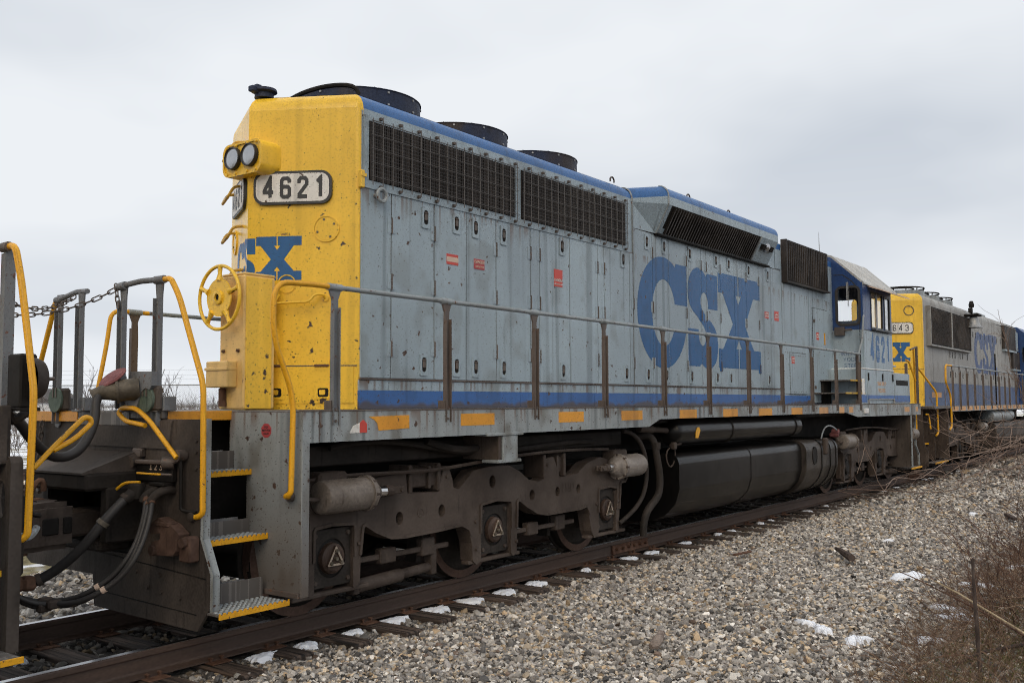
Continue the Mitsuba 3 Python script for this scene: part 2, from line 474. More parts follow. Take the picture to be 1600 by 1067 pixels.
def bedz(X, Y):
    """Height of the ballast: flat under the ties, falling gently to a shoulder on both sides."""
    a = np.abs(Y)
    z = -0.238 - 0.03 * np.clip((a - 1.2) / 1.5, 0, 1) - 0.05 * np.clip((a - 2.7) / 3.5, 0, 1)
    z = z - 0.25 * np.clip((Y - 4.4) / 1.6, 0, 1) - 0.25 * np.clip((-Y - 8.0) / 2, 0, 1)
    return z + 0.05 * nz(X, Y, 0.9, 3) * np.clip((a - 1.4) / 1, 0, 1)


put(thing('ground', 'open ground with dry winter grass and snow patches beyond the ballast', 'ground', kind='structure'),
    grid(np.r_[-400, -120, -40, np.linspace(-20, 80, 60), 140, 260, 600], np.r_[-300, -80, -30, np.linspace(-14, 60, 50), 110, 240, 700], lambda X, Y: -0.40 + 0.10 * nz(X, Y, 0.12, 9)), 'm_ground', True)
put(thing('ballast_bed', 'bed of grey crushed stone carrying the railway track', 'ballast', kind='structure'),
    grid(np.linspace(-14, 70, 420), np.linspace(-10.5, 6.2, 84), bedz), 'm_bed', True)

_ico = trimesh.creation.icosahedron()
IV, IF = np.array(_ico.vertices) / np.linalg.norm(_ico.vertices[0]), np.array(_ico.faces)
PALETTE = np.array([[.355, .338, .312], [.445, .422, .39], [.285, .265, .243], [.41, .345, .265], [.19, .178, .168], [.085, .083, .082], [.34, .26, .175], [.54, .52, .49], [.25, .235, .225], [.14, .105, .085]]) * 1.28
PROB = np.array([.16, .10, .14, .10, .15, .15, .05, .04, .09, .02]); PROB /= PROB.sum()


def stones(xy, size, tone=1.0, lift=0.15):
    n = len(xy)
    v = np.repeat(IV[None], n, 0)
    v = v * (0.62 + 0.55 * rng.random((n, 12, 1)))
    v = v * (size[:, None, None] * np.stack([0.65 + 0.5 * rng.random(n), 0.5 + 0.35 * rng.random(n), 0.36 + 0.3 * rng.random(n)], 1)[:, None])
    q = rng.normal(size=(n, 4)); q[:, 1:3] *= 0.35; q /= np.linalg.norm(q, axis=1, keepdims=True)
    w, x, y, z = q.T
    R = np.stack([1 - 2 * (y * y + z * z), 2 * (x * y - z * w), 2 * (x * z + y * w), 2 * (x * y + z * w), 1 - 2 * (x * x + z * z), 2 * (y * z - x * w), 2 * (x * z - y * w), 2 * (y * z + x * w), 1 - 2 * (x * x + y * y)], 1).reshape(-1, 3, 3)
    v = np.einsum('nij,nkj->nki', R, v)
    z0 = bedz(xy[:, 0], xy[:, 1]) + size * lift * (0.1 + 2.2 * rng.random(n) ** 2)
    v = v + np.stack([xy[:, 0], xy[:, 1], z0], 1)[:, None]
    c = PALETTE[rng.choice(len(PALETTE), n, p=PROB)] * (0.5 + 0.95 * rng.random((n, 1))) * np.broadcast_to(np.asarray(tone).reshape(-1, 1), (n, 1))
    return v.reshape(-1, 3), (IF[None] + 12 * np.arange(n)[:, None, None]).reshape(-1, 3), np.repeat(c, 12, 0)


TIES = np.arange(-12.1, 46, 0.535)


def on_tie(xy):
    return (np.abs((xy[:, 0] + 12.1 + 0.2675) % 0.535 - 0.2675) < 0.128) & (np.abs(xy[:, 1]) < 0.98 + 0.28 * rng.random(len(xy)))


def scatter(x0, x1, y0, y1, dens, smin, smax, tone=1.0, keep=None, lift=0.15):
    n = int((x1 - x0) * (y1 - y0) * dens)
    xy = np.stack([rng.uniform(x0, x1, n), rng.uniform(y0, y1, n)], 1)
    m = ~on_tie(xy) & ~((np.abs(np.abs(xy[:, 1]) - 0.7525) < 0.085))
    if keep is not None: m &= keep(xy)
    xy = xy[m]
    t = tone(xy) if callable(tone) else np.full(len(xy), tone)
    return stones(xy, rng.uniform(smin, smax, len(xy)) * (0.7 + 0.6 * rng.random(len(xy))), t, lift)


def seen(xy):  # roughly the part of the bed in front of the photographer
    d = xy - CAM[:2]
    h = np.arctan2(d[:, 0], d[:, 1])
    r = np.hypot(*d.T)
    return (h > 0.28) & (h < 1.55) & (r > 2.6)


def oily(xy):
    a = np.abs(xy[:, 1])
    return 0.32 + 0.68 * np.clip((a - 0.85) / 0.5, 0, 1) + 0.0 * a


def sparse(xy): return seen(xy) & (rng.random(len(xy)) < 1 - 0.75 * np.clip((-4.6 - xy[:, 1]) / 1.2, 0, 1))


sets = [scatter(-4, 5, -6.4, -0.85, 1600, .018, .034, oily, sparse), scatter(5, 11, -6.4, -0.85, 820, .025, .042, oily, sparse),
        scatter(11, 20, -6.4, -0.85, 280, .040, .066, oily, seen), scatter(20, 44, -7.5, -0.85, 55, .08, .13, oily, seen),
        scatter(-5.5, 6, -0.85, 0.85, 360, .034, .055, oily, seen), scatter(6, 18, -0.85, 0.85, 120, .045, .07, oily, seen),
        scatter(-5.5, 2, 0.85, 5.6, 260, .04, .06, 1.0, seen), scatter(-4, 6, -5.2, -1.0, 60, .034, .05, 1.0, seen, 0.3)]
n = 0; V, F, Cc = [], [], []
for v, f, c in sets:
    V.append(v); F.append(f + n); Cc.append(c); n += len(v)
k = thing('ballast', 'loose crushed stones in grey and tan covering the track bed', 'gravel', kind='stuff')
put(k, (np.vstack(V), np.vstack(F)), 'm_stone', False, np.vstack(Cc))

# rails: head, web and foot
prof = P((-.076, -.186), (.076, -.186), (.076, -.176), (.016, -.160), (.009, -.145), (.009, -.055), (.034, -.044), (.0365, -.034), (.0365, -.010), (.028, -.0008), (-.028, -.0008), (-.0365, -.010), (-.0365, -.034), (-.034, -.044), (-.009, -.055), (-.009, -.145), (-.016, -.160), (-.076, -.176))
for s, txt in ((-1, 'near rusty steel rail with a worn bright top'), (1, 'far rusty steel rail on the other side of the track')):
    r = thing('rail', txt, 'rail')
    put(r, ext(affinity.translate(prof, s * .7525, 0), 'x', -14, 46), 'm_rail', 20)
    part(r, 'running_surface', box(-14, 46, s * .7525 - .027, s * .7525 + .027, -.0004, .0012), 'm_railhead')
    for xj in ((3.02, 17.3) if s < 0 else ()):
        j = part(r, 'joint_bar', ext(P((s * .7525 - .014, -.150), (s * .7525 - .048, -.158), (s * .7525 - .040, -.120), (s * .7525 - .030, -.085), (s * .7525 - .040, -.050), (s * .7525 - .014, -.046)), 'x', xj, xj + .92), 'm_rust')
        for q in range(6):
            part(j, 'bolt', cyl((xj + .09 + q * .148, -.78, -.10), (xj + .09 + q * .148, -.825, -.10), .019, n=6), 'm_rust')
    if s < 0:
        part(r, 'rail_end_gap', box(3.478, 3.483, -.7895, -.7155, -.155, .0018), 'm_black')

for i, x in enumerate(TIES):
    if x < -6.5 and i % 2: continue
    sh = 0.02 * rng.normal(); y0, y1 = -1.30 + 0.05 * rng.normal(), 1.30 + 0.05 * rng.normal()
    t = thing('railroad_tie', 'weathered dark wooden tie under the rails', 'railroad tie', 'wooden ties under the track')
    b = box(x - .112, x + .112, y0, y1, -.36, -.196 + 0.004 * rng.normal(), .012)
    put(t, rotz(b, rng.normal() * 0.6, (x, 0, 0)), 'm_tie')
    if x < 9 and x > -7:
        for s in (-1, 1):
            if s > 0 and x > -2: continue
            c = s * .7525
            part(t, 'tie_plate', box(x - .09, x + .09, c - .17, c + .17, -.195, -.186, .003), 'm_rust')
            for d in (-1, 1):
                part(t, 'spike', cat([box(x + d * .05 - .008, x + d * .05 + .008, c - .098, c - .08, -.19, -.165), box(x + d * .05 - .014, x + d * .05 + .014, c - .104, c - .066, -.168, -.155, .004)]), 'm_rust')


# snow left on the stones
def snow(cx, cy, rx, ry, h=0.03, lift=0.035, seed=0, rot=0.0):
    r = np.random.default_rng(seed)
    na, nr = 34, 7
    a = np.linspace(0, 2 * np.pi, na, endpoint=False)
    ph = r.uniform(0, 6.28, 6)
    rad = 1 + .22 * np.sin(2 * a + ph[0]) + .16 * np.sin(3 * a + ph[1]) + .13 * np.sin(5 * a + ph[2]) + .10 * np.sin(9 * a + ph[3]) + .14 * r.normal(size=na)
    V, F = [], []
    for j in range(nr):
        s = 1 - j / (nr - 1)
        x, y = cx + rx * rad * s * np.cos(a) * math.cos(rot) - ry * rad * s * np.sin(a) * math.sin(rot), cy + rx * rad * s * np.cos(a) * math.sin(rot) + ry * rad * s * np.sin(a) * math.cos(rot)
        z = bedz(x, y) + lift * min(1, 3 * (1 - s) + 0.2) + h * (1 - s ** 3) * (0.7 + 0.6 * r.random(na)) - (0.03 if j == 0 else 0)
        V.append(np.stack([x, y, z], 1))
    for j in range(nr - 1):
        for k in range(na):
            l = (k + 1) % na
            F += [[j * na + k, j * na + l, (j + 1) * na + l], [j * na + k, (j + 1) * na + l, (j + 1) * na + k]]
    return np.vstack(V), np.array(F)


for k, (x, y, rx, ry, tx) in enumerate([(4.2, -4.06, .30, .13, 'largest white snow patch on the stones, long and ragged'), (.75, -4.50, .145, .085, 'white snow patch on the stones nearest the brambles at the bottom'),
                                        (.94, -4.15, .115, .07, 'middle snow patch of the short row on the stones'), (1.10, -3.95, .075, .055, 'smallest snow patch, uppermost of the short row on the stones'),
                                        (2.62, -4.83, .17, .08, 'thin snow patch lying under the bramble stems'), (2.3, -5.02, .22, .09, 'broken snow patch in the middle of the brambles'), (4.1, -4.83, .16, .07, 'snow patch behind the tall dark stalk'),
                                        (1.15, -5.0, .12, .06, 'small snow patch at the left edge of the brambles'), (5.6, -5.0, .14, .06, 'snow patch high up in the brambles on the right'), (6.9, -3.1, .09, .04, 'small snow patch beside the broken wooden stake'),
                                        (11.2, -3.4, .14, .07, 'distant snow speck on the stones'), (12.6, -4.2, .25, .1, 'distant snow patch right of the stake, near the fallen branches')]):
    put(thing('snow_patch', tx, 'snow patch'), snow(x, y, rx * 1.15, ry * 1.2, .012, .038, k, 0.3 * k), 'm_snow', True)
for i, x in enumerate(TIES):
    if -3.2 < x < 22 and rng.random() < (1.0 if x < 1 else 0.58):
        cx = x + .2675 + rng.normal() * .03
        put(thing('rail_snow', 'small heap of snow against the near rail between two ties', 'snow heap', 'snow heaps between the ties along the near rail'),
            snow(cx, -.93 - .05 * rng.random(), (.11 if x < 1 else .06) + .13 * rng.random(), (.05 if x < 1 else .035) + .06 * rng.random(), .012, .038, 100 + i, 0.2 * rng.normal()), 'm_snow', True)
for k, (x, y, rx, ry, tx) in enumerate([(-3.95, .47, .16, .06, 'snow heap along the far rail by the coupled hoses'), (-4.75, .42, .09, .05, 'snow heap inside the track at the left edge')]):
    put(thing('rail_snow', tx, 'snow heap'), snow(x, y, rx, ry, .03, .04, 300 + k), 'm_snow', True)

# debris
w = thing('broken_stake', 'broken dark wooden stake lying on the stones', 'stake')
st = tube([(5.30, -2.86, -.185), (5.08, -2.98, -.165), (4.80, -3.14, -.165), (4.56, -3.29, -.17), (4.53, -3.31, -.172)], [.018, .034, .042, .05, .044], 7)
put(w, st, 'm_bark', 30)
put(thing('wood_splinter', 'thin reddish brown wood splinter near the rail', 'splinter'), move(rotz(box(-.2, .2, -.022, .022, -.012, .012, .006), -8), (4.1, -2.06, -.165)), 'm_rust')
cw = curve([(-.66, -3.30, -.20), (-.52, -3.29, -.175), (-.36, -3.23, -.17), (-.22, -3.19, -.19)], 9)
put(thing('wood_chunk', 'pale weathered splintered chunk of wood lying on the near stones', 'wood'), tube(cw + rng.normal(size=cw.shape) * .006, [.02, .042, .046, .036, .04, .03, .028, .018, .008], 7), 'm_old_wood', 30)
put(thing('bark_strip', 'dark strip of bark lying flat on the distant stones', 'bark strip'), move(rotz(box(-.35, .35, -.04, .04, -.02, .03, .012), 20), (10.6, -4.1, -.2)), 'm_bark')

# ------------------------------------------------------------------ lettering
def stroke(*lines, w=.17, cap=2):
    return unary_union([LineString(l).buffer(w / 2, cap_style=cap, join_style=2, mitre_limit=2) for l in lines])


GLYPH = {
    '0': stroke([(.4, 1), (.1, 1), (0, .88), (0, .12), (.1, 0), (.4, 0), (.5, .12), (.5, .88), (.4, 1), (.1, 1)]),
    '1': stroke([(.06, .80), (.27, .99), (.27, 0)]),
    '2': stroke([(0, .74), (0, .88), (.1, 1), (.4, 1), (.5, .88), (.5, .66), (.02, .12), (.02, 0), (.5, 0)]),
    '3': stroke([(0, .78), (0, .9), (.1, 1), (.4, 1), (.5, .9), (.5, .64), (.4, .53), (.2, .53)], [(.4, .53), (.5, .42), (.5, .1), (.4, 0), (.1, 0), (0, .1), (0, .22)]),
    '4': stroke([(.37, 0), (.37, 1), (.0, .36), (.0, .27), (.54, .27)]),
    '6': stroke([(.5, .78), (.5, .9), (.4, 1), (.1, 1), (0, .9), (0, .1), (.1, 0), (.4, 0), (.5, .1), (.5, .44), (.4, .55), (.0, .55)]),
    '8': stroke([(.1, .53), (0, .63), (0, .9), (.1, 1), (.4, 1), (.5, .9), (.5, .63), (.4, .53), (.1, .53), (0, .42), (0, .1), (.1, 0), (.4, 0), (.5, .1), (.5, .42), (.4, .53)]),
}


def digits(s, h, pitch, wid=1.0):
    """Blocky figures, h tall, in (x, z)."""
    out = []
    for i, ch in enumerate(s):
        out.append(affinity.translate(affinity.scale(GLYPH[ch], h * wid, h, origin=(0, 0)), i * pitch, 0))
    return unary_union(out)


def words(parent, name, lines, h, o, u, v, m, lead=1.5, bold=True, centre=True, label=None):
    """Rows of small capitals as thin lettering in the plane o + x u + y v."""
    ms = []
    for i, s in enumerate(lines):
        t = meshkit.text_mesh(s, h, .0015, bold)
        vv = np.array(t.vertices)
        if centre: vv[:, 0] -= (vv[:, 0].min() + vv[:, 0].max()) / 2
        vv[:, 1] -= i * h * lead
        ms.append((vv, np.array(t.faces)))
    return part(parent, name, inframe(cat(ms), o, u, v), m, label=label)


def ell(cx, cy, rx, ry): return affinity.translate(affinity.scale(Point(0, 0).buffer(1, quad_segs=16), rx, ry), cx, cy)

# the three slab letters in a box of height 1
L_C = unary_union([ell(.475, .5, .475, .5).difference(ell(.49, .5, .225, .30)).difference(sbox(.6, .34, 1.2, .60)),
                   sbox(.70, .59, .955, .965).difference(P((.66, .97), (.735, .97), (.70, .90)))])
def outline(segs):
    """Corners and smooth runs: ('l', points) straight, ('c', points) a curve through the points."""
    out = []
    for k, p in segs: out += [tuple(q) for q in (curve(p, 18) if k == 'c' else p)]
    return Polygon(out).buffer(0)


L_S = affinity.scale(outline([('l', [(.66, .965), (1, .965), (1, .605), (.67, .605)]), ('c', [(.67, .605), (.655, .70), (.56, .765), (.455, .74), (.41, .67), (.46, .595), (.62, .525)]), ('c', [(.62, .525), (.84, .445), (.97, .345), (1.0, .24), (.96, .11), (.84, .025), (.68, -.005), (.52, .01), (.43, .045)]),
                              ('l', [(.36, .015), (.0, .015), (0, .385), (.335, .385)]), ('c', [(.335, .385), (.345, .30), (.44, .225), (.55, .25), (.60, .32), (.55, .395), (.40, .465)]), ('c', [(.40, .465), (.18, .555), (.04, .645), (.0, .75), (.04, .875), (.16, .965), (.32, 1.005), (.49, .985), (.60, .935)])]), .655, 1, origin=(0, 0))
_X = P((0, 1), (1, 1), (1, .79), (.83, .79), (.615, .475), (.83, .21), (1, .21), (1, 0), (0, 0), (0, .2), (.10, .2), (.33, .475), (.10, .79), (0, .79))
_arrow = unary_union([sbox(.452, .77, .478, 1.02), P((.395, .79), (.535, .79), (.465, .69))])
L_X = affinity.scale(_X.difference(_arrow).difference(affinity.scale(_arrow, 1, -1, origin=(0, .5))), 1.07, 1, origin=(0, 0))


def csx(h, cw=.955, gap=.02):
    """C, S and X as three polygons side by side, h tall."""
    x, out = 0, []
    for g, w in ((L_C, .955), (L_S, .655), (L_X, 1.07)):
        out.append(affinity.scale(affinity.translate(g, x, 0), h, h, origin=(0, 0))); x += w + gap
    return out


# ------------------------------------------------------------------ hood with an angled, rounded end
def loft(plan, rings):
    """plan: convex corners, clockwise seen from above or not; rings: (inset, z). Returns a function that gives the faces of some edges and rings."""
    p = np.asarray(plan, float); n = len(p)
    area = 0.5 * np.sum(p[:, 0] * np.roll(p[:, 1], -1) - np.roll(p[:, 0], -1) * p[:, 1])
    e = np.roll(p, -1, 0) - p
    nrm = np.stack([e[:, 1], -e[:, 0]], 1) * np.sign(area); nrm /= np.linalg.norm(nrm, axis=1, keepdims=True)
    m = np.roll(nrm, 1, 0) + nrm
    m = m / (1 + np.sum(np.roll(nrm, 1, 0) * nrm, 1))[:, None]
    R = [np.c_[p - m * d, np.full(n, z)] for d, z in rings]

    def pick(edges, r0, r1, cap=False):
        ms = []
        for i in edges:
            j = (i + 1) % n
            v = np.array([q for r in range(r0, r1 + 1) for q in (R[r][i], R[r][j])])
            f = [[2 * k, 2 * k + 1, 2 * k + 3] for k in range(r1 - r0)] + [[2 * k, 2 * k + 3, 2 * k + 2] for k in range(r1 - r0)]
            f = np.array(f) if area > 0 else np.array(f)[:, ::-1]
            ms.append((v, f))
        v, f = cat(ms)
        if cap:
            q = R[r1]; v2 = np.vstack([q, q.mean(0)])
            f2 = np.array([[k, (k + 1) % n, n] for k in range(n)])
            return cat([(v, f), (v2, f2 if area > 0 else f2[:, ::-1])])
        return v, f
    return pick


def weld(mesh):
    t = trimesh.Trimesh(mesh[0], mesh[1], process=False); t.merge_vertices(digits_vertex=6)
    return np.array(t.vertices), np.array(t.faces)


def fillet(c, r=.16, z=4.60, k=6):
    return [(0, c)] + [(r * (1 - math.cos(t)), z - r + r * math.sin(t)) for t in np.linspace(0, math.pi / 2, k)]


def hood_plan(x, tip, xe, w):
    """Angled end with softened corners: x of the corners, x of the tip, x of the far end, half width."""
    q = [(x + .05, -w), (x + .012, -w + .006), (x - .016, -w + .03), (tip + .03, -.055), (tip, 0), (tip + .03, .055), (x - .016, w - .03), (x + .012, w - .006), (x + .05, w), (xe, w), (xe, -w)]
    return q[::-1]


# ------------------------------------------------------------------ hardware used by all locomotives
def hinge(parent, x, z, y=-.917, m='m_gray'):
    h = part(parent, 'hinge', cat([box(x - .052, x - .006, y - .004, y + .004, z - .07, z + .07), box(x + .006, x + .052, y - .004, y + .004, z - .07, z + .07)]), m)
    part(h, 'knuckle', cyl((x, y - .007, z - .075), (x, y - .007, z + .075), .009, n=7), 'm_post')


def latch(parent, x, z, y=-.917, flip=1):
    h = part(parent, 'latch', ext(rrect(x - .055, z - .105, x + .055, z + .105, .012).difference(rrect(x - .032, z - .05 * 1.4, x + .032, z + .07, .025)), 'y', y - .012, y + .002), 'm_gray')
    part(h, 'recess', ext(rrect(x - .034, z - .073, x + .034, z + .073, .025), 'y', y - .003, y + .001), 'm_black')
    part(h, 'handle', cat([box(x - .02, x + .02, y - .016, y - .006, z - .03, z + .035, .004), cyl((x - .024, y - .012, z + .045), (x + .024, y - .012, z + .045), .008, n=6)]), 'm_post')


def handrail(parent, pts, r=.0205, m='m_rail_gray', bendr=.14, label=None):
    return part(parent, 'handrail', tube(bend(pts, bendr, 7), r, 8), m, 50, label)


def post(parent, x, y, z0, z1, m='m_post', s=-1):
    """Pressed steel rail post: channel with a flattened, flaring head and a rounded foot."""
    w = .036
    web = P((x - w, z0 + .03), (x - w * .6, z0), (x + w * .6, z0), (x + w, z0 + .03), (x + w, z1 - .26), (x + .03, z1 - .10), (x + .062, z1 - .02), (x - .062, z1 - .02), (x - .03, z1 - .10), (x - w, z1 - .26))
    p = part(parent, 'handrail_post', cat([ext(web, 'y', y - .008, y + .008), box(x - w, x - w + .009, y + s * .034, y + s * .007, z0 + .02, z1 - .16), box(x + w - .009, x + w, y + s * .034, y + s * .007, z0 + .02, z1 - .16)]), m)
    part(p, 'clamp', cat([cyl((x - .07, y, z1), (x + .07, y, z1), .029, n=10)]), 'm_rail_gray', 40)
    part(p, 'bolt', bolts([(x, y + s * .01, z0 + .05), (x, y + s * .01, z0 + .14)], '-y' if s < 0 else 'y', .014, .02), 'm_post')
    return p


WHEEL = [(.02, .06), (.10, .06), (.11, .035), (.41, .020), (.43, .045), (.508, .045), (.5075, -.05), (.500, -.065), (.530, -.075), (.533, -.085), (.525, -.098), (.43, -.098), (.41, -.06), (.11, -.10), (.10, -.13), (.02, -.13)]


def wheelset(parent, x, near=True):
    """Two wheels and their axle; local +h points outward."""
    for s in ((-1, 1) if near is True else (-1,)):
        pr = [(r, h * s) for r, h in WHEEL]
        v, f = lathe(pr, (x, s * .7665, .5075), 'y', 40)
        w = part(parent, 'wheel', (v, f if s < 0 else f[:, ::-1]), 'm_truck_dark', 35)
        rim = [(r, h * s) for r, h in [(.432, .0455), (.507, .0455), (.508, .045), (.508, -.05)]]
        v, f = lathe(rim, (x, s * .7665, .5085), 'y', 40)
        part(w, 'rim', (v, f if s < 0 else f[:, ::-1]), 'm_wheel_rim', 35)
    part(parent, 'axle', cyl((x, -1.0, .5075), (x, 1.0, .5075), .085, n=12), 'm_truck_dark', 40)


def brake_cylinder(t, x, z, y, d):
    """Air cylinder with cap, flange, chromed rod and clevis; d: which way the rod points along x."""
    r = .135
    pr = [(0, -.29 * d), (.10, -.29 * d), (.128, -.275 * d), (r, -.24 * d), (r, .20 * d), (r * 1.10, .20 * d), (r * 1.10, .245 * d), (r * .95, .25 * d), (.075, .34 * d), (.06, .36 * d), (0, .36 * d)]
    v, f = lathe(pr, (x, y, z), 'x', 24)
    c = part(t, 'brake_cylinder', (v, f if d < 0 else f[:, ::-1]), 'm_cylinder', 35)
    part(c, 'piston_rod', cyl((x + d * .33, y, z), (x + d * .47, y, z), .042, n=12), 'm_steel', 40)
    part(c, 'clevis', cat([cyl((x + d * .46, y, z), (x + d * .53, y, z), .05, n=10), box(x + d * .52, x + d * .66, y - .04, y - .015, z - .03, z + .03, .006), box(x + d * .52, x + d * .66, y + .015, y + .04, z - .03, z + .03, .006), cyl((x + d * .62, y - .055, z), (x + d * .62, y + .055, z), .016, n=8)]), 'm_truck')
    part(c, 'bolt', bolts([(x + d * .222, y - r * 1.02 * math.cos(a), z + r * 1.02 * math.sin(a)) for a in np.linspace(0, 5.5, 8)], 'x', .017, .03 * d), 'm_truck', stuff=True)
    part(c, 'air_pipe', tube(curve([(x - d * .28, y, z - .01), (x - d * .36, y, z - .01), (x - d * .40, y + .01, z + .0), (x - d * .52, y + .05, z + .12)], 12), .018, 7), 'm_truck', 50)
    part(c, 'mounting_block', box(x - .26, x + .05, y + .02, y + .2, z + .06, z + .19, .02), 'm_truck')


def frame_outline(d):
    """Side frame of a three-axle truck as seen from its side, x from its middle axle; d mirrors it."""
    up_ = [(-2.72, .86), (-2.72, 1.06), (-2.50, 1.14), (-1.95, 1.10), (-1.62, 1.13), (-1.32, 1.15), (-1.30, .965), (-.86, .945), (-.84, 1.06), (-.80, 1.17), (-.74, 1.18), (-.68, 1.06), (-.66, .97), (-.58, .95), (-.48, 1.02), (-.36, 1.11), (-.12, 1.135), (.22, 1.13), (.40, 1.06), (.56, .965), (.74, .93), (.84, .95), (.86, 1.16), (1.02, 1.18), (1.10, 1.05), (1.14, .95), (1.50, .97), (1.72, 1.08), (2.0, 1.13), (2.72, .98), (2.74, .90)]
    lo_ = [(2.62, .86), (2.56, .80), (2.46, .80), (2.40, .26), (2.34, .235), (2.36, .74), (2.20, .765), (1.96, .755), (1.945, .25), (1.85, .215), (1.79, .30), (1.74, .50), (1.68, .585), (1.55, .565), (.88, .565), (.70, .60), (.52, .68), (.36, .77), (.34, .25), (.28, .215), (.245, .25), (.24, .765), (0, .79), (-.24, .765), (-.245, .24), (-.31, .205), (-.37, .25), (-.385, .42), (-.44, .55), (-.55, .60), (-.85, .585), (-1.35, .575), (-1.52, .59), (-1.70, .66), (-1.84, .74), (-1.87, .50), (-1.88, .27), (-1.94, .235), (-1.955, .25), (-1.96, .755), (-2.20, .77), (-2.38, .755), (-2.385, .25), (-2.44, .235), (-2.46, .80), (-2.60, .82)]
    p = Polygon(up_ + lo_).buffer(0)
    p = p.buffer(-.018).buffer(.036).buffer(-.018)
    for x, z, r in ((-1.40, .755, .047), (-.83, .77, .047), (-.06, .985, .05), (.62, .80, .045), (1.10, .80, .042), (1.52, .80, .042)):
        p = p.difference(affinity.scale(disc(x, z, r), 1, 1.25))
    return affinity.scale(p, d, 1, origin=(0, 0))


def bearing(t, x, y=-1.20, dark=False):
    """Journal box with its sealed bearing, round end cap and three-bolt locking plate."""
    pl = rrect(x - .225, .285, x + .225, .745, .04).difference(disc(x, .508, .158, 10))
    b = part(t, 'journal_box', cat([ext(pl, 'y', y, y + .10), box(x - .2, x + .2, y + .03, y + .3, .3, .73)]), 'm_truck_dark')
    for s in (-1, 1): part(b, 'wear_plate', box(x + s * .262 - .035, x + s * .262 + .035, y + .005, y + .10, .30, .70, .008), 'm_truck')
    part(b, 'bolt', bolts([(x + s * .27, y + .004, z) for s in (-1, 1) for z in (.40, .60)] + [(x + s * .18, y, z) for s in (-1, 1) for z in (.33, .70)], '-y', .022, .016), 'm_truck')
    c = part(t, 'bearing_cap', lathe([(.15, .05), (.148, -.0), (.126, -.005), (.122, -.045), (.10, -.062), (0, -.064)], (x, y + .02, .508), 'y', 28), 'm_black' if dark else 'm_bearing', 35)
    part(c, 'seal_ring', lathe([(.162, .06), (.162, .004), (.130, .0), (.128, .03)], (x, y + .01, .508), 'y', 28), 'm_black', 35)
    if not dark:
        tri = P(*[(x + .092 * math.cos(a), .508 + .092 * math.sin(a)) for a in (math.pi / 2, math.pi / 2 + 2.094, math.pi / 2 + 4.189)])
        rim = tri.buffer(.012).difference(tri.buffer(-.012))
        part(c, 'locking_plate', cat([ext(tri.buffer(-.008).difference(disc(x, .508, .02)), 'y', y - .050, y - .040), ext(rim, 'y', y - .058, y - .040)]), 'm_bearing')
        part(c, 'locking_edge', ext(rim.buffer(-.004), 'y', y - .0605, y - .057), 'm_emblem')
        part(c, 'bolt', bolts([(x, y - .05, .508)] + [(x + .064 * math.cos(a), y - .05, .508 + .064 * math.sin(a)) for a in (math.pi / 2, math.pi / 2 + 2.094, math.pi / 2 + 4.189)], '-y', .019, .024), 'm_brass')


